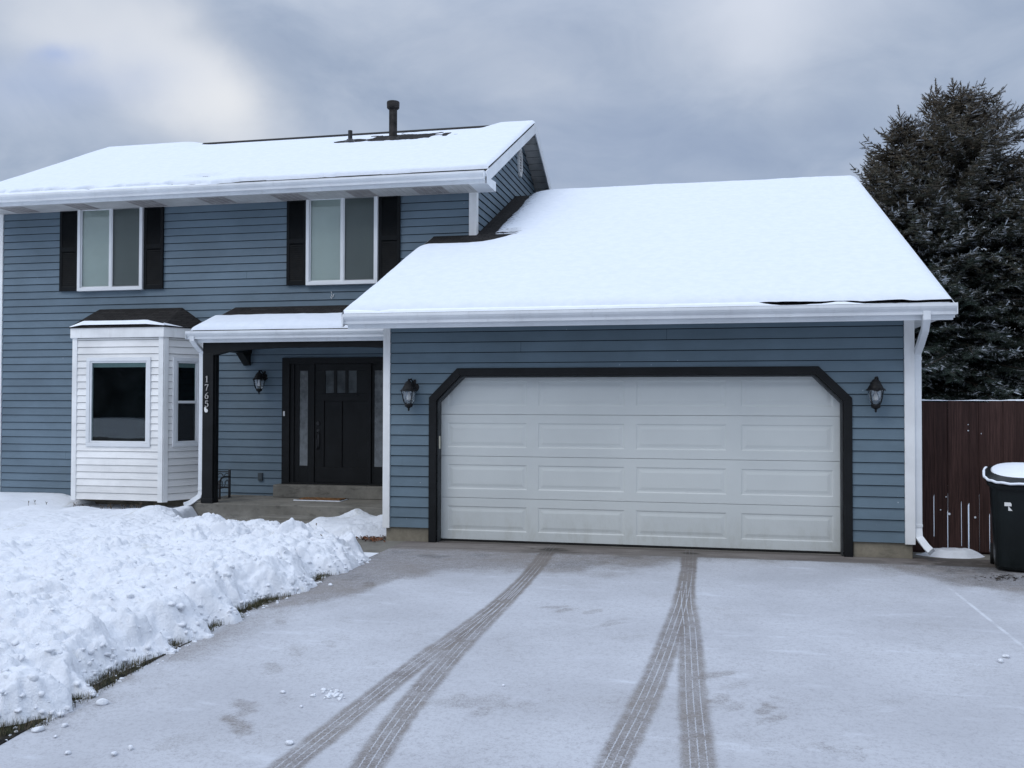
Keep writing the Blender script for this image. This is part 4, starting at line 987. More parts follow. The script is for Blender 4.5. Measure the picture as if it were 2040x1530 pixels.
# --- snow bank on the lawn
GR = [(545, 1205, .42, .12), (430, 1252, .16, .11), (265, 1345, .46, .14), (12, 1478, .40, .16), (650, 1152, .22, .06), (495, 1225, .2, .1), (370, 1290, .14, .05), (150, 1400, .12, .05)]
GP = [(*gnd(px, py), ly, lx) for px, py, ly, lx in GR]
def edge_x(Y):
    e = -.35 + .05 * (fbm(Y * 1.3, Y * 0, 101, 4) - .5) + .05 * (fbm(Y * 6, Y * 0 + 4, 103, 3) - .5) + .03 * (vn(Y * 17, Y * 0, 104) - .5) - .0 * Y
    e = e + .20 * sst(-Y, 4.6, 7.0)
    for gx, gy, ly, lx in GP: e = e - (lx + .09) * np.exp(-((Y - gy) / (ly * .8)) ** 4)
    return e
def bank_h(X, Y):
    d = edge_x(Y) - X
    yb = np.interp(X, [-9, -5.2, -4.6, -4.1, -3.6, -3.0, -2.2, -1.5, -1.0, -.6, -.3], [3.3, 3.3, 2.4, 1.0, .35, -.05, -.35, -.62, -.85, -1.08, -1.35])
    db = yb - Y + .12 * (fbm(X * 3, Y * 3, 107) - .5)
    w1 = fbm(X * .9, Y * .9, 110, 3)
    rough = sst(d, 2.6, 4.8); calm = (1 - .62 * rough) * (.72 + .28 * sst(fbm(X * .8, Y * .8, 221, 2), .4, .6)); calm = calm * (1 - .6 * sst(Y, .5, 2.0))
    wx = X + .10 * (fbm(X * 4, Y * 4, 1, 3) - .5); wy = Y + .10 * (fbm(X * 4, Y * 4, 2, 3) - .5)
    wl = lambda q, sd: 1 - np.clip(worley(wx * q, wy * q, sd), 0, 1) ** 2
    q0 = .35 + .65 * sst(fbm(X * 1.7, Y * 1.7, 211, 3), .38, .6)
    lum = wl(1.7, 111) * .085 + wl(3.9, 113) * .055 + (wl(8.5, 115) * .026 + wl(19, 117) * .008) * q0
    lum = lum + .045 * (fbm(X * 9, Y * 9, 119, 5, .6) - .5)
    blk = sst(fbm(X * 1.3, Y * 1.3, 201, 3), .42, .58)          # where it was thrown in lumps, against smooth drifts
    wx2 = X + .07 * (fbm(X * 8, Y * 8, 3, 3) - .5); wy2 = Y + .07 * (fbm(X * 8, Y * 8, 4, 3) - .5)
    lum = lum + blk * (chunks(wx2 * 2.6, wy2 * 2.6, 203) * .070 + chunks(wx2 * 7.0, wy2 * 7.0, 205) * .030 + chunks(wx2 * 17, wy2 * 17, 207) * .009)
    clod = sst(fbm(X * 7, Y * 7, 121, 4, .6), .50, .60) * .034 * sst(fbm(X * 1.4, Y * 1.4, 127), .4, .6) + sst(fbm(X * 16, Y * 16, 123, 3, .6), .50, .60) * .014
    H = .20 + .14 * (w1 - .5) - .05 * rough + .06 * np.exp(-((d - .9) / .7) ** 2)
    h = H + (lum - .09) * calm * 1.25 + clod * calm
    h = h * sst(d + (lum - .08) * .9 + .10 * (fbm(X * 5, Y * 5, 143, 4) - .5), -.01, .34) ** .65
    h = h * np.where(X < -4.9, 1, sst(db, 0, .35))
    low = .12 + .03 * fbm(X * 2, Y * 2, 125) - .085 * sst(X, -7.9, -7.3) * (1 - sst(X, -5.0, -4.6)) * sst(Y, .5, 1.3); ml = sst(-X, 3.6, 5.0) * sst(Y, -.4, 1.6)
    h = h * (1 - ml) + (low + .25 * lum * calm) * ml * np.where(X < -4.75, 1, sst(db, 0, .3))
    for mx, my, r, a in ((-8.3, 2.0, .42, .09), (-6.95, 1.5, .30, .085), (-6.2, 1.5, .27, .08), (-5.55, 1.25, .24, .075), (-4.95, 1.0, .26, .08), (-4.35, .6, .33, .10), (-2.75, -.85, .35, .08), (-9.2, 2.1, .5, .06)):
        h = h + a * np.exp(-(((X - mx) ** 2 + (Y - my) ** 2) / r ** 2) ** 1.3)
    h = h * (1 - .85 * sst(X, -7.7, -7.0) * (1 - sst(X, -4.95, -4.75)) * sst(Y, 1.75, 2.35))
    # small patch between the walk and the garage corner
    pd = 1 - np.sqrt(((X + 1.42) / .82) ** 2 + ((Y - .75) / .78) ** 2) + .25 * (fbm(X * 3, Y * 3, 131) - .5)
    ph = sst(pd, 0, .45) * (.11 + .05 * fbm(X * 4, Y * 4, 133)) + .14 * np.exp(-(((X + 1.55) / .17) ** 2 + ((Y - 1.25) / .2) ** 2)) + .06 * np.exp(-(((X + 1.0) / .16) ** 2 + ((Y - .9) / .25) ** 2)) + .05 * np.exp(-(((X + 2.15) / .08) ** 2 + ((Y - 1.0) / .1) ** 2)) + sst(pd, 0, .3) * (lum - .07) * .35
    h = np.maximum(h, ph)
    return np.where(h < .012, -.04, h), lum
x = np.concatenate([np.linspace(-16, -9, 60), np.linspace(-8.93, -4.2, 160), np.arange(-4.18, .0, .0145)])
y = np.concatenate([np.linspace(-14, -8.05, 120), np.arange(-8.0, .6, .0145), np.linspace(.63, 3.14, 90)])
X, Y = np.meshgrid(x, y, indexing='ij'); Hh, LU = bank_h(X, Y)
Hh = np.where((Y > 1.89) & (X > -4.62), -.05, Hh)
jx = .012 * (fbm(X * 20, Y * 20, 141) - .5) * sst(Hh, 0, .1); 
V = np.stack([X + jx * 2.5, Y + jx * 2, Hh], -1).reshape(-1, 3)
F = grid_faces(len(x), len(y))
# lumps and broken clods sitting in the bank
def ico(sub=1):
    import bmesh
    bm = bmesh.new(); bmesh.ops.create_icosphere(bm, subdivisions=sub, radius=1); v = np.array([p.co[:] for p in bm.verts]); f = np.array([[q.index for q in p.verts] for p in bm.faces]); bm.free(); return v, f
iv, jf = ico(2)
def clods(n, sel):
    Vs = []; Fs = []; o = 0
    for _ in range(n):
        cx, cy, cz, r = sel()
        a = RNG.uniform(0, 6.28); sc = np.array([1, RNG.uniform(.6, 1), RNG.uniform(.45, .8)]) * r
        nn = 1 + .55 * (fbm(iv[:, 0] * 1.7 + cx * 31, iv[:, 1] * 1.7 + iv[:, 2] * 1.3 + cy * 17, 7, 3) - .5)
        p = iv * nn[:, None]
        for _k in range(7):
            nv = RNG.normal(0, 1, 3); nv /= np.linalg.norm(nv); p = p - np.maximum(0, p @ nv - RNG.uniform(.5, .85))[:, None] * nv
        p = p * sc * 1.2; ca, sa = math.cos(a), math.sin(a)
        p = np.stack([p[:, 0] * ca - p[:, 1] * sa, p[:, 0] * sa + p[:, 1] * ca, p[:, 2]], -1) + [cx, cy, cz]
        Vs.append(p); Fs.append(jf + o); o += len(p)
    return np.concatenate(Vs), np.concatenate(Fs)
def pick():
    while True:
        yy = RNG.uniform(-8, -1.4); ex = float(edge_x(np.array([yy]))[0]); dd = RNG.exponential(.7) + .0
        if RNG.random() < .42: dd = RNG.uniform(-.04, .06)
        xx = ex - dd; h = float(bank_h(np.array([xx]), np.array([yy]))[0][0]); r = RNG.choice([.011, .018, .028, .042], p=[.45, .3, .18, .07]) * RNG.uniform(.8, 1.2)
        if dd < .06: r = min(r, .022); h = max(h, 0.0)
        if h < -.01: 
            continue
        return xx, yy, h + r * (.10 if r < .03 else -.25), r
cv, cf = clods(520, pick)
bank = np_mesh('snow_bank', V, F, M_bank, None, True, None, kind='stuff', label='lumpy shovelled snow piled over the front lawn', category='snow')
np_mesh('snow_crumbs', cv, cf, M_bank, None, True, None, kind='stuff', label='small crumbs of snow strewn over the lawn snow bank', category='snow')

# single clumps lying on the driveway
CL = [(204, 1405, .030, 'larger snow clump beside the lower end of the lawn snow bank'), (75, 1458, .028, 'snow clump nearest the lawn corner at the bottom left'), (129, 1449, .016, 'round snow clump lying just off the snow bank at the lower left'),
      (110, 1471, .012, 'tiny snow crumb below the round clump at the lower left'), (135, 1504, .016, 'snow clump at the bottom left, lowest of the group'), (227, 1506, .020, 'flat snow clump near the bottom edge right of the others'), (259, 1494, .017, 'thin snow clump right of the flat one near the bottom edge'),
      (576, 1485, .021, 'lone snow clump left of the leftmost tyre track'), (563, 1382, .017, 'small snow clump in mid driveway left of the broken flakes'), (600, 1411, .012, 'tiny snow clump below the broken flakes in mid driveway'), (657, 1168, .024, 'snow clump on bare concrete beside the far end of the snow bank'),
      (1993, 1321, .024, 'left one of the two snow clumps on the right side of the driveway'), (2003, 1311, .026, 'right one of the two snow clumps on the right side of the driveway'), (1003, 1368, .010, 'tiny snow crumb between the two pairs of tyre tracks')]
for px, py, r, lab in CL:
    gx, gy = gnd(px, py)
    v, f_ = clods(1, lambda: (gx, gy, .006 + r * .35, r)); np_mesh('snow_clump', v, f_, M_bank, None, True, None, label=lab, category='snow clump', group='snow clumps lying on the driveway')
def flake():
    px = RNG.normal(664, 16); py = RNG.normal(1385, 7); gx, gy = gnd(px, py); return gx, gy, .008, RNG.choice([.006, .009, .016])
v, f_ = clods(34, flake); np_mesh('snow_flakes', v, f_, M_bank, None, True, None, kind='stuff', label='broken snow flakes scattered in the middle of the driveway', category='snow')
# snow heap by the fence
n = 90; xx = np.linspace(5.6, 7.2, n); yy = np.linspace(-.05, .5, 50); X, Y = np.meshgrid(xx, yy, indexing='ij')
g0 = gnd(1850, 1112)[0]
hh = .085 * sst(1 - np.sqrt(((X - 6.05) / .40) ** 2 + ((Y - .35) / .22) ** 2) + .3 * (fbm(X * 5, Y * 5, 151) - .5), 0, .5) * (.8 + .4 * fbm(X * 8, Y * 8, 152)) - .004
np_mesh('snow_heap', np.stack([X, Y, hh], -1).reshape(-1, 3), grid_faces(n, 50), M_bank, None, True, None, label='low heap of snow at the foot of the brown fence', category='snow heap')

# ------------------------------------------------------------------ grass, leaves, stems
mb = MB(); soil = MB()
def gnoise(a): return random.uniform(-a, a)
grass_V = []
cr_pts = [(gx + random.uniform(-.12, .02), gy + random.gauss(0, ly * .6), .006, random.choice((.006, .009, .014))) for gx, gy, ly, lx in GP for _ in range(16)]
cit = iter(cr_pts); v, f_ = clods(len(cr_pts), lambda: next(cit)); np_mesh('snow_grains', v, f_, M_bank, None, True, None, kind='stuff', label='grains of snow caught in the grass along the driveway edge', category='snow')

for gx, gy, ly, lx in GP:
    cnt = int(5200 * ly * max(lx, .1) / .05 * .35)
    for _ in range(cnt):
        yy = gy + random.gauss(0, ly * .55); e = float(edge_x(np.array([yy]))[0]); xx = e + random.uniform(-.06, lx + .05)
        if xx > -.33 + .24 * float(sst(np.array([-yy]), 5.0, 7.5)[0]) : continue
        L = random.uniform(.02, .06); a = random.uniform(0, 6.28); b = random.uniform(.2, 1.2)
        dx, dy = math.cos(a) * L * b * .7, math.sin(a) * L * b * .7; w = .002
        px_, py_ = -math.sin(a) * w, math.cos(a) * w
        mb.add([(xx - px_, yy - py_, -.01), (xx + px_, yy + py_, -.01), (xx + dx, yy + dy, L)], [(0, 1, 2)], random.choice((0, 0, 1)))
M_g1 = paint('dull_grass', (.055, .062, .030), .9, .4, 20); M_g2 = paint('straw_grass', (.17, .14, .085), .9, .3, 20)
mb.build('grass', [M_g1, M_g2], None, kind='stuff', label='tufts of dull winter grass uncovered along the driveway edge', category='grass')
M_soil = paint('dark_soil', (.030, .026, .020), .95, .5, 12, bmp=.01, bscale=50)
mb = MB(); mb.box(-1.0, -.34, -8.5, -1.4, -.2, -.0015); mb.prism([(-.345, -8.6), (-.10, -8.6), (-.15, -7.3), (-.25, -6.4), (-.34, -5.2), (-.345, -5.0)], 'z', -.02, .0095)
mb.build('lawn_edge_soil', M_soil, None, kind='structure')
mb = MB()
for _ in range(150):
    px = random.gauss(738, 18); py = random.gauss(1076, 2.6)
    gx, gy = gnd(min(max(px, 700), 766), min(max(py, 1070), 1081)); a = random.uniform(0, 6.28); r = random.uniform(.012, .03); gx = min(gx, GX0 - .03) if gy > -.06 else gx
    pts = [(gx + r * math.cos(a + k * 1.57) * (1 if k % 2 else .5), gy + r * math.sin(a + k * 1.57) * (1 if k % 2 else .5), .008 + random.uniform(0, .03)) for k in range(4)]
    mb.add(pts, [(0, 1, 2, 3)])
mb.build('fallen_leaves', M_leafm, None, kind='stuff', label='brown fallen leaves gathered beside the garage corner', category='leaves')
mb = MB()
for _ in range(80):
    gx, gy = gnd(random.gauss(1998, 26), random.gauss(1152, 3)); a = random.uniform(0, 6.28); r = random.uniform(.008, .022)
    mb.add([(gx + r * math.cos(a + k * 1.57), gy + r * math.sin(a + k * 1.57) * .6, .009 + random.uniform(0, .012)) for k in range(4)], [(0, 1, 2, 3)])
mb.build('leaf_litter', M_bark, None, kind='stuff', label='dark leaf crumbs on the pavement in front of the wheeled bin', category='leaves')
mb = MB()
for cx, cy, k in ((-6.45, 1.75, 5), (-6.0, 1.7, 4), (-7.1, 1.7, 3), (-4.95, 1.05, 5), (-5.45, 1.35, 4), (-8.9, 1.9, 7), (-9.3, 1.8, 6), (-1.9, .4, 3), (-4.4, .55, 3)):
    h0 = float(bank_h(np.array([cx]), np.array([cy]))[0][0])
    for _ in range(k):
        a = cx + gnoise(.18); b = cy + gnoise(.12); dx, dy = gnoise(.04), gnoise(.03); L = random.uniform(.04, .10)
        mb.tube([(a, b, h0 - .06), (a + dx * .5, b + dy * .5, h0 + L * .5), (a + dx, b + dy, h0 + L)], [.004, .003, .002], 4)
        mb.tube([(a + dx * .5, b + dy * .5, h0 + L * .5), (a + dx * .5 + gnoise(.03), b, h0 + L * .9)], [.004, .006], 4)
mb.build('dry_stems', M_stem, None, kind='stuff', label='dry plant stems poking through the snow below the bay window', category='stems')
gx, gy = gnd(640, 1078, .2)
h0 = .2
MB().tube([(gx, gy, h0 - .03), (gx + .015, gy, h0 + .03), (gx + .012, gy, h0 + .055), (gx - .01, gy, h0 + .075)], .005, 6).build('twig', M_stem, None, label='curved dark twig sticking up from the far end of the snow bank', category='twig')

# ------------------------------------------------------------------ doormat, bench
dm = empty('doormat', (-2.72, 2.72, .19), 'brown coir doormat with a snowy rim on the porch slab', 'doormat')
MB().box(-.40, .36, -.17, .17, .001, .013).build('rubber_base', M_rubber, dm); MB().box(-.37, .33, -.145, .145, .014, .024).build('coir_pile', M_mat, dm)
mb = MB(); mb.box(-.42, .37, -.192, -.172, .001, .014); mb.box(.363, .378, -.172, .1, .001, .012); mb.build('snow_rim', M_snow, dm)
bn = empty('iron_bench', (-4.45, 2.62, .19), 'small black cast iron bench half hidden behind the porch post', 'bench')
mb = MB()
for z in (.16, .42): mb.tube([(-.22, .1, z), (.08, .1, z)], .009, 6)
for k in range(3):
    xc = -.19 + k * .12
    P = [(xc + .055 * math.cos(a), .1, .32 + .075 * math.sin(a)) for a in [math.pi * i / 8 for i in range(9)]]; mb.tube(P, .007, 5)
    P = [(xc + .04 * math.cos(a), .1, .24 + .04 * math.sin(a)) for a in [2 * math.pi * i / 10 for i in range(11)]]; mb.tube(P, .006, 5)
    mb.tube([(xc - .055, .1, .16), (xc, .1, .30), (xc + .055, .1, .16)], .006, 5)
mb.build('backrest', M_metal, bn)
mb = MB()
for k in range(5): mb.box(-.24, .10, -.22 + k * .06, -.18 + k * .06, .17, .185)
mb.build('seat', M_metal, bn)
for xx in (-.23, .09):
    MB().box(xx - .016, xx + .016, .09, .122, .001, .46).build('leg', M_metal, bn, bevel=.003); MB().box(xx - .014, xx + .014, -.22, -.19, .001, .30).build('leg', M_metal, bn, bevel=.003)
    MB().tube([(xx, .1, .34), (xx, -.02, .35), (xx, -.14, .34), (xx, -.22, .28), (xx + .02, -.24, .25)], .013, 6).build('armrest', M_metal, bn)

# ------------------------------------------------------------------ fence
fn = empty('fence', (5.62, .5, 0), 'dark brown vertical board fence joining the garage on the right', 'fence')
SL = [(5.785, .33, .95), (5.925, .13, .75), (6.065, .32, .84), (6.145, .2, .84), (6.34, .25, .68)]
mb = MB(); x = 5.60; k = 0
knots = [(5.905, .60, .012), (5.885, .84, .008), (6.23, .53, .010)]
FY_ = .50
J = [5.62, 5.77, 5.912, 6.06, 6.21, 6.293, 6.40, 6.512, 6.655]
WORN = {5.912: (.20, .66, .008), 6.06: (.05, .48, .007), 6.21: (.10, .60, .009), 6.293: (.03, .57, .016), 6.512: (.02, .46, .008)}
while x < 13.5:
    wd = (J[k] - x) if k < len(J) else random.uniform(.128, .150); wz = WORN.get(J[k] if k < len(J) else 0, (9, 9, 0)); top = 1.775 + random.uniform(-.012, .016) + (x - 5.6) * .0
    yv = random.uniform(-.007, .007); x1 = x + wd - .003
    # right edge worn back in places so that daylight shows
    def worn(z): return wz[2] if wz[0] <= z <= wz[1] else 0.0
    zs = [0.03, wz[0] - .01, wz[0], (wz[0] + wz[1]) / 2, wz[1], wz[1] + .03, top] if wz[0] < 5 else [0.03, .12, .2, .32, .34, .55, .75, .82, .84, 1.0, 1.3, top]
    pts = [(x - 5.62, .03)] + [(x - 5.62, top)] + [(x1 - worn(z) - 5.62, z) for z in zs[::-1]]
    mb.prism(pts, 'y', yv, yv + .018); x = x + wd; k += 1
mb.build('boards', M_fence, fn, bevel=0)
MB().box(0, 7.8, .0262, .0275, .80, 1.5).build('gap_shade_sheet', M_room, fn)  # added near-black sheet, puts shade into the gaps between boards
mb = MB()
for z in (-.06, .70, 1.50): mb.box(0, 7.8, .0285, .07, z, z + .09)
for k in range(4): mb.box(.02 + k * 2.4, .11 + k * 2.4, .061, .15, -.2, 1.72)
mb.build('rails', M_fence, fn)
xx = np.linspace(0.0, 7.8, 620); h = np.clip((fbm(xx * 2.5, xx * 0, 161, 3) - .30) * .05, 0.0, .016) * np.where(xx < .12, 0, 1)
prof = [(-.006, 0), (-.004, .9), (.008, 1), (.02, .9), (.022, 0)]
V = np.stack([np.stack([xx, np.full(len(xx), a), 1.772 + .016 * (h > 0) * 0 + .014 + h * b - .006 * (1 - (h > .002))], -1) for a, b in prof], 1).reshape(-1, 3)
np_mesh('snow_cap', V, grid_faces(len(xx), 5), M_snow, fn, True, None)
mb = MB()
for px, py, r in ((1874, 1016, .008), (1891, 1024, .018), (1943, 1031, .012), (1885, 990, .007), (1929, 846, .006), (1929, 858, .008), (1955, 864, .006)):
    d_ = ray(px, py); tt = (.492 - CAM[1]) / d_.y; hx, hz = CAM[0] + tt * d_.x - 5.62, CAM[2] + tt * d_.z
    MB().lathe([(r, 0), (r * .9, .004), (r * .5, .007), (0, .008)], (hx, -.001, hz), 9, M=Matrix.Rotation(math.radians(90), 3, 'X')).build('knot_hole_light', M_snow, fn)  # white discs painted as daylight showing through knot holes
# ------------------------------------------------------------------ wheeled bin
bn = empty('wheeled_bin', (6.60, -.46, 0), 'tall dark green wheeled rubbish bin with snow on its lid by the fence', 'bin')
bn.rotation_euler = (0, 0, math.radians(-14)); bn.scale = (1, 1, .945)
def sup(rx, ry, z, n=40, p=3.6, oy=0):
    P = []
    for k in range(n):
        a = 2 * math.pi * k / n; c, s_ = math.cos(a), math.sin(a)
        P.append((rx * math.copysign(abs(c) ** (2 / p), c), oy + ry * math.copysign(abs(s_) ** (2 / p), s_), z))
    return P
def tilt(p): return (p[0], p[1], p[2] + (.20 * (p[1] + .1) if p[2] > .9 else 0))
def loft(rings, mb=None, mi=0):
    mb = mb or MB(); n = len(rings[0]); V = [tilt(p) for r in rings for p in r]
    F_ = [(i * n + k, i * n + (k + 1) % n, (i + 1) * n + (k + 1) % n, (i + 1) * n + k) for i in range(len(rings) - 1) for k in range(n)]
    F_ += [tuple(range(n))[::-1], tuple(range((len(rings) - 1) * n, len(rings) * n))]
    return mb.add(V, F_, mi)
loft([sup(.285, .27, .03, oy=.0), sup(.295, .285, .06), sup(.315, .31, .5), sup(.338, .345, .93), sup(.34, .35, .96), sup(.365, .375, .965), sup(.37, .38, .99), sup(.37, .38, 1.015), sup(.34, .35, 1.02)]).build('body', M_bin, bn, smooth=False, bevel=.003)
loft([sup(.385, .40, 1.022, p=3), sup(.392, .41, 1.03, p=3), sup(.385, .40, 1.05, p=3), sup(.30, .31, 1.085, p=2.6), sup(.15, .16, 1.10, p=2.3), sup(.02, .02, 1.103, p=2)]).build('lid', M_bin, bn)
loft([sup(.315, .325, 1.066, p=2.6, oy=.02), sup(.325, .335, 1.073, p=2.6, oy=.02), sup(.30, .31, 1.092, p=2.5, oy=.02), sup(.15, .16, 1.108, p=2.3), sup(.02, .02, 1.111, p=2)]).build('lid_snow', M_snow, bn, smooth=True)
mb = MB(); R1_ = sup(.388, .404, 1.046, 80, 3)
mb.tube([tilt((p[0], p[1], p[2] + .004 * math.sin(i * 1.3))) for i, p in enumerate(R1_[34:74])], .014, 8); mb.build('rim_snow', M_snow, bn, smooth=True)
mb = MB(); mb.box(-.25, .25, .37, .40, .93, .95); mb.tube([(-.25, .35, .95), (-.25, .47, .99), (.25, .47, .99), (.25, .35, .95)], .014, 8); mb.build('handle', M_bin, bn)
for s_ in (-1, 1):
    MB().tube([(s_ * .27, .27, .12), (s_ * .33, .27, .12)], .12, 20).build('wheel', M_rubber, bn, bevel=.008)
mb = MB(); mb.box(-.20, -.135, -.3475 + .018, -.3455 + .022, .735, .775); mb.box(-.165, -.12, -.3475 + .024, -.3455 + .026, .685, .735); mb.build('sticker', M_white, bn)

# ------------------------------------------------------------------ spruces
def spruce(name_loc, H, prof, seed, label, dens=1.0, leaders=(), group='spruce trees behind the garage and fence', snowlow=.32):
    rg = np.random.default_rng(seed); x0, y0 = name_loc
    root = empty('spruce_tree', (x0, y0, 0), label, 'spruce', group=group)
    mb = MB(); mb.tube([(0, 0, -.1), (.05, 0, H * .4), (0, .05, H * .8), (0, 0, H - .05)], [.22, .15, .06, .012], 10)
    zz = [p[0] for p in prof]; rr = [p[1] for p in prof]
    O = []; D = []; Ln = []; A = []
    z = .55
    while z < H - .12:
        R = float(np.interp(z, zz, rr)); nb = max(4, int((6 + R * 3.4) * dens))
        for k in range(nb):
            az = rg.uniform(0, 2 * math.pi); L = R * rg.uniform(.72, 1.12) * (1 + .16 * math.sin(az * 3 + seed + z * 1.3) + .12 * math.sin(az * 7 - z * 4.1 + seed) + .10 * math.sin(z * 5.3 + seed)); zb = z + rg.uniform(-.09, .09)
            rel = z / H; rise = .55 * (rel - .55) + rg.uniform(-.1, .1); n = max(2, int(L / .085))
            u = np.array([math.cos(az), math.sin(az)])
            br = rg.uniform(.7, 1.4); snow = rg.uniform(0, 1) ** 1.1
            pts = []
            for i in range(n + 1):
                f_ = i / n; r_ = L * f_; zc = zb + L * (rise * f_ - .26 * f_ * f_ * (1.3 - rel) + .17 * f_ ** 4)
                pts.append((u[0] * r_, u[1] * r_, zc))
            if L > .8 and k % 2 == 0: mb.tube([pts[0], pts[n // 2], pts[-1]], [.022, .014, .004], 4, cap=False)
            st = int(n * (.25 if L > 1.2 else .05))
            for i in range(st, n + 1):
                f_ = i / n; p = np.array(pts[i]); tw = (.14 + .30 * (1 - f_)) * min(1, .5 + L * .5) * rg.uniform(.7, 1.2)
                tan = np.array([u[0], u[1], rise - .5 * f_ * (1.3 - rel) + .6 * f_ ** 3])
                tan /= np.linalg.norm(tan); side = np.array([-u[1], u[0], 0])
                for sg in (-1, 1):
                    d = tan * .62 + side * sg * .8 + np.array([0, 0, rg.uniform(-.42, .22)]); d /= np.linalg.norm(d)
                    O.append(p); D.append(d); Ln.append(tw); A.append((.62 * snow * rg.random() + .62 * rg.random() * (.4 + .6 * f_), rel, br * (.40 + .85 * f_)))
                    if tw > .22:
                        d2 = d * .6 + tan * .5 + rg.normal(0, .25, 3); d2 /= np.linalg.norm(d2)
                        O.append(p + d * tw * .6); D.append(d2); Ln.append(tw * .55); A.append((.62 * snow * rg.random() + .62 * rg.random(), rel, br * (.5 + .9 * f_)))
                if i == n:
                    dt = tan + np.array([0, 0, .35]); dt /= np.linalg.norm(dt); O.append(p); D.append(dt); Ln.append(.2); A.append((snow, rel, br * 1.1))
        z += .115
    for lx, ly, lz0, lz1 in leaders:
        nL = int((lz1 - lz0) / .07); lean = rg.uniform(-.12, .12, 2)
        for i in range(nL + 1):
            f_ = i / nL; p = np.array([lx + lean[0] * f_, ly + lean[1] * f_, lz0 + (lz1 - lz0) * f_])
            for q in range(3 if f_ < .75 else 1):
                az = rg.uniform(0, 6.28); el = .9 if f_ < .75 else 1.5; d = np.array([math.cos(az) * math.cos(el), math.sin(az) * math.cos(el), math.sin(el)]); O.append(p); D.append(d); Ln.append(.24 * (1 - f_) + .10); A.append((.2, 1, 1.1))
    O = np.array(O); D = np.array(D); Ln = np.array(Ln); A = np.array(A); N = len(O)
    # brush geometry per twig: 4-sided core + needles
    ref = np.where(np.abs(D[:, 2:3]) > .9, np.array([[1., 0, 0]]), np.array([[0, 0, 1.]]))
    S = np.cross(D, ref); S /= np.linalg.norm(S, axis=1)[:, None]; T = np.cross(S, D)
    VV = []; FF = []; AA = []
    base = 0
    core = []; cr = .011
    for (t_, w_) in ((0, .8), (.5, 1.2), (1.0, 0.3)):
        for a_ in (0, 2.094, 4.189):
            core.append(O + D * (Ln * t_)[:, None] + (S * math.cos(a_) + T * math.sin(a_)) * (cr * w_))
    core = np.stack(core, 1); nc = 9
    cfaces = []
    for r_ in range(2):
        for k in range(3): a_ = r_ * 3 + k; b_ = r_ * 3 + (k + 1) % 3; cfaces += [(a_, b_, b_ + 3), (a_, b_ + 3, a_ + 3)]
    cfaces = np.array(cfaces)
    VV.append(core.reshape(-1, 3)); FF.append((np.arange(N)[:, None, None] * nc + cfaces[None]).reshape(-1, 3)); base += N * nc
    NN = 13; ned = []
    for j in range(NN):
        t_ = (j + .5) / NN; ph = j * 2.4 + rg.uniform(0, 6.28, N); rad = S * np.cos(ph)[:, None] + T * np.sin(ph)[:, None]
        p = O + D * (Ln * t_)[:, None]; nd = D * .65 + rad * .85; wv = np.cross(nd, rad + .01); wv /= np.maximum(np.linalg.norm(wv, axis=1)[:, None], 1e-6)
        ln_ = (.042 + .018 * rg.random(N))[:, None]; ned += [p - wv * .008, p + wv * .008, p + nd * ln_]
    ned = np.stack(ned, 1); nf = np.arange(NN * 3).reshape(-1, 3)
    VV.append(ned.reshape(-1, 3)); FF.append((np.arange(N)[:, None, None] * (NN * 3) + nf[None]).reshape(-1, 3) + base)
    snow, rel, br = A[:, 0], A[:, 1], A[:, 2]
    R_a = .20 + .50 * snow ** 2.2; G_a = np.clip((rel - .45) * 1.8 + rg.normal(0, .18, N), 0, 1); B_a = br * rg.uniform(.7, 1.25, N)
    at = np.stack([R_a, G_a, B_a, np.ones(N)], -1)
    AA = np.concatenate([np.repeat(at, nc, 0), np.repeat(at, NN * 3, 0)])
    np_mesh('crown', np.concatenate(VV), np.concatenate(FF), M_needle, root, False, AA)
    mb.build('trunk', M_bark, root)
    return root
spruce((9.20, 13.0), 9.2, [(0, 3.2), (3, 2.9), (5, 2.55), (7, 2.0), (8.0, 1.42), (8.5, 1.1), (8.85, .8), (9.1, .5), (9.25, .25)], 3, 'tallest spruce with a blunt many pointed top behind the garage',
       1.0, [(-.55, 0, 8.8, 9.5), (-.42, -.1, 8.7, 9.2), (-.1, .1, 9.0, 9.55), (.12, 0, 8.9, 9.45), (.35, -.1, 8.7, 9.2), (.62, 0, 8.4, 8.95), (-.75, .1, 8.7, 9.4), (.8, .1, 8.1, 8.7)])
spruce((7.85, 12.6), 8.5, [(0, 2.4), (3, 2.2), (5, 1.8), (6.5, 1.4), (7.3, 1.0), (7.9, .62), (8.3, .35), (8.6, .15)], 5, 'slim spruce in front of the tallest one, just behind the garage roof edge', 1.0,
       [(-.02, 0, 8.1, 8.85), (-.45, 0, 7.3, 7.9), (-.75, 0, 6.8, 7.3), (.3, 0, 7.6, 8.1)])
spruce((11.45, 12.2), 7.8, [(0, 2.8), (3, 2.5), (5, 2.0), (6.5, 1.35), (7.3, .9), (7.8, .4), (8.1, .05)], 8, 'spruce at the right edge behind the wheeled bin and fence', 1.0, [(-.3, 0, 7.2, 7.9), (-.7, 0, 6.9, 7.5), (0, 0, 7.7, 8.25)])

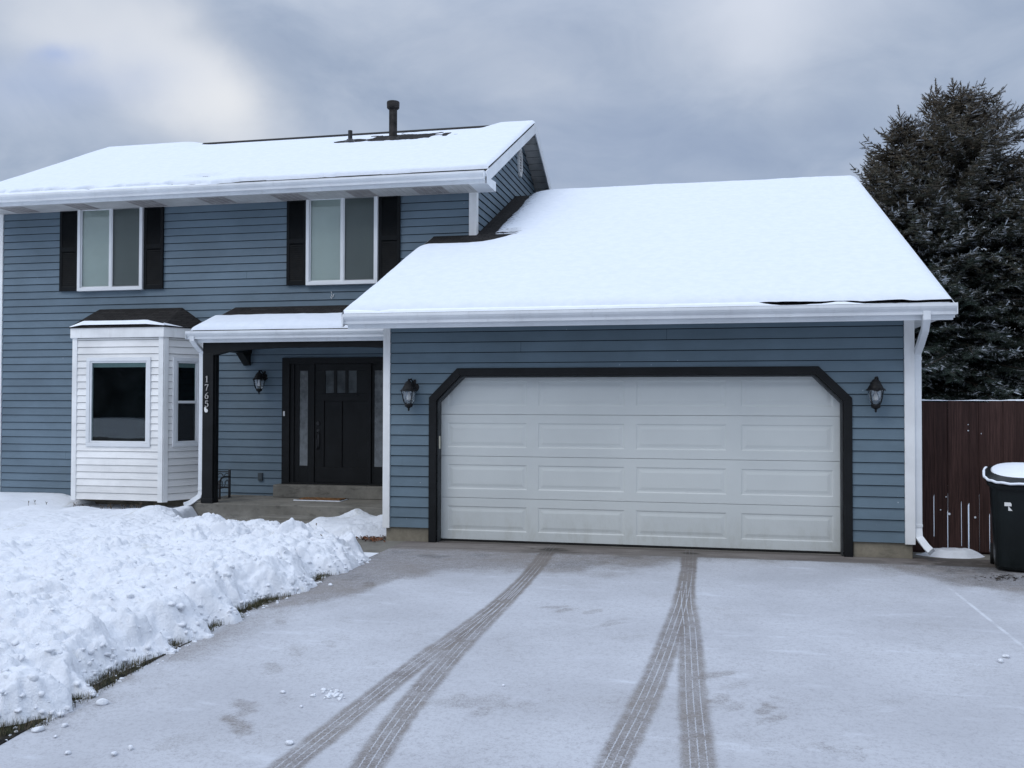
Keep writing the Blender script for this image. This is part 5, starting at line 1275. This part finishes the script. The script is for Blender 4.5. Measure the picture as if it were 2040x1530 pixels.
# ------------------------------------------------------------------ added unseen things across the street, only for the window glass to reflect
M_far = paint('added_house_brick', (.10, .07, .06), .9, .2, 3); 
nh = empty('reflection_house', (2, -42, 0), 'added unseen low brick house with a snowy roof, for the glass to reflect', 'house')
MB().box(-9, 9, -4, 4, -.1, 2.9).build('reflection_house_wall', M_far, nh)
MB().prism([(-4.6, 2.8), (0, 4.9), (4.6, 2.8)], 'x', -9.5, 9.5).build('roof', M_field, nh)
for xx in (-6, -2, 3): 
    w_ = MB().box(xx, xx + 1.6, 4.0, 4.05, 1, 2.3).build('window', M_room, nh)  # dark windows of the added unseen reflection house
def reflection_tree(x, y, H, seed, label):
    rg = random.Random(seed); r = empty('reflection_tree', (x, y, 0), label, 'tree', group='added unseen bare trees for the glass to reflect'); tr = MB(); cr = MB()
    def grow(p, d, L, rad, lev):
        q = p + d * L; (tr if lev == 0 else cr).tube([p, (p + q) / 2 + Vector((rg.uniform(-.05, .05),) * 3) * L, q], [rad, rad * .8, rad * .6], 5, cap=False)
        if lev < 5:
            for _ in range(3 if lev < 4 else 2):
                nd = (d + Vector((rg.uniform(-.8, .8), rg.uniform(-.8, .8), rg.uniform(-.1, .5)))).normalized(); grow(q, nd, L * rg.uniform(.6, .8), rad * .55, lev + 1)
    grow(Vector((0, 0, -.1)), Vector((0, 0, 1)), H * .3, H * .03, 0)
    tr.build('trunk', M_bark, r); cr.build('crown', M_bark, r)
reflection_tree(-9, -30, 8, 1, 'added unseen bare tree across the street for the bay window glass to reflect'); reflection_tree(-22, -36, 9, 2, 'added unseen bare tree further down the street for the bay window glass to reflect')
reflection_tree(12, -33, 9, 4, 'added unseen bare tree right of the brick house')
# added distant woods, a dark band for the glass to reflect
n = 400; V = []; 
a = np.linspace(math.radians(180), math.radians(360), n); Rr = 95 + 6 * fbm(a * 9, a * 0, 171)
hgt = 6.5 + 4.5 * fbm(a * 14, a * 0, 173, 4) + 2.5 * fbm(a * 80, a * 0, 175)
for i in range(n): V += [(Rr[i] * math.cos(a[i]), Rr[i] * math.sin(a[i]), -.5), (Rr[i] * math.cos(a[i]) * .99, Rr[i] * math.sin(a[i]) * .99, hgt[i] * .6), (Rr[i] * math.cos(a[i]) * 1.01, Rr[i] * math.sin(a[i]) * 1.01, hgt[i])]
M_woods = paint('reflection_woods', (.05, .05, .05), 1, .4, .5)
np_mesh('reflection_woods', np.array(V), grid_faces(n, 3), M_woods, None, True, None, kind='stuff', label='added unseen line of winter woods for the glass to reflect', category='woods')

# ------------------------------------------------------------------ sky and light
world = bpy.data.worlds.new('World'); scene.world = world; world.use_nodes = True
t = NT(world.node_tree); bg = world.node_tree.nodes['Background']; outw = world.node_tree.nodes['World Output']
sun_el, sun_az = math.radians(48), math.radians(215)     # azimuth measured clockwise from +y
sky = t.node('ShaderNodeTexSky', sky_type='NISHITA'); sky.sun_disc = False; sky.sun_elevation = sun_el; sky.sun_rotation = sun_az; sky.dust_density = 2; sky.air_density = 1.2
co = t.coord('Generated'); s = t.sep(co)
zz = t.m('MAXIMUM', s[2], 0.0)
# plane-projected coordinates so that the cloud deck foreshortens towards the horizon
dv = t.m('ADD', zz, .28); cb = t.node('ShaderNodeCombineXYZ'); t.put(cb.inputs[0], t.m('DIVIDE', s[0], dv)); t.put(cb.inputs[1], t.m('DIVIDE', s[1], dv)); t.put(cb.inputs[2], 0.3)
n1 = t.noise(cb.outputs[0], 1.25, 5, .5, .5); n2 = t.noise(cb.outputs[0], 4.2, 7, .58, .5)
nn = t.m('ADD', t.m('MULTIPLY', n1, .6), t.m('MULTIPLY', n2, .4))
cloud = t.ramp(nn, [(.32, (.300, .370, .515)), (.43, (.385, .460, .600)), (.53, (.485, .555, .685)), (.63, (.59, .65, .76)), (.76, (.76, .80, .88))])
wv = t.node('ShaderNodeTexNoise'); t.put(wv.inputs['Vector'], co); wv.inputs['Scale'].default_value = 4.5; wv.inputs['Detail'].default_value = 6
wo = t.node('ShaderNodeVectorMath', operation='MULTIPLY_ADD'); t.put(wo.inputs[0], wv.outputs['Color']); wo.inputs[1].default_value = (.16, .16, .16); 
sb = t.node('ShaderNodeVectorMath', operation='SUBTRACT'); t.put(sb.inputs[0], co); sb.inputs[1].default_value = (.08, .08, .08); t.put(wo.inputs[2], sb.outputs[0])
def glow(px, py, sx, sy, ang, amp):
    # soft bright place in the cloud deck around one compass direction
    d = ray(px, py); rt = Vector((d.y, -d.x, 0)).normalized(); up = rt.cross(d)
    ca, sa = math.cos(ang), math.sin(ang); u = rt * ca + up * sa; v = up * ca - rt * sa
    def dot(w):
        n = t.node('ShaderNodeVectorMath', operation='DOT_PRODUCT'); t.put(n.inputs[0], wo.outputs[0]); n.inputs[1].default_value = tuple(w); return n.outputs['Value']
    a = t.m('DIVIDE', dot(u), sx); b_ = t.m('DIVIDE', dot(v), sy); fwd = t.m('GREATER_THAN', dot(d), 0)
    r2 = t.m('ADD', t.m('MULTIPLY', a, a), t.m('MULTIPLY', b_, b_))
    return t.m('MULTIPLY', t.m('MULTIPLY', t.m('EXPONENT', t.m('MULTIPLY', r2, -1.0)), amp), fwd)
def combine(c, g, col): return t.mix(g, c, col)
c = cloud
c = combine(c, t.m('MINIMUM', glow(290, 150, .125, .046, -.70, 1.0), 1), (.86, .88, .92))
c = combine(c, glow(390, 205, .075, .040, -.45, .95), (.92, .93, .95))
c = combine(c, glow(180, 60, .075, .045, -.6, .6), (.74, .78, .86))
c = combine(c, glow(1530, 5, .085, .060, 0, .75), (.80, .84, .93))
c = combine(c, glow(1250, 330, .30, .05, .05, .35), (.31, .385, .56))
c = combine(c, glow(1050, 120, .10, .10, .8, .2), (.34, .41, .57))
c = combine(c, glow(135, 108, .018, .013, .6, .5), (.30, .43, .80))
c = combine(c, glow(120, 190, .09, .035, .2, .5), (.40, .50, .74))
up_b = t.ss(s[2], .34, .8, 1.0, 2.45)
back = t.ss(s[1], .1, -.6, 1.0, 1.12)
lit = t.node('ShaderNodeVectorMath', operation='SCALE'); t.put(lit.inputs[0], c); t.put(lit.inputs[3], t.m('MULTIPLY', up_b, back))
skys = t.node('ShaderNodeVectorMath', operation='SCALE'); t.put(skys.inputs[0], sky.outputs[0]); skys.inputs[3].default_value = .10
fin = t.mix(.86, skys.outputs[0], lit.outputs[0])
t.put(bg.inputs['Color'], fin); bg.inputs['Strength'].default_value = 1.0
sd = bpy.data.lights.new('sun', 'SUN'); sd.energy = .9; sd.angle = math.radians(35); sd.color = (1, .955, .87)
so = bpy.data.objects.new('sun', sd); C.objects.link(so)
sdir = Vector((math.sin(sun_az) * math.cos(sun_el), math.cos(sun_az) * math.cos(sun_el), math.sin(sun_el)))
so.rotation_euler = sdir.to_track_quat('Z', 'Y').to_euler(); so.location = (0, -10, 20)

scene.view_settings.view_transform = 'Standard'; scene.view_settings.look = 'None'; scene.view_settings.exposure = 0; scene.view_settings.gamma = 1
scene.cycles.max_bounces = 6; scene.cycles.diffuse_bounces = 3; scene.cycles.transparent_max_bounces = 10; scene.cycles.use_denoising = True
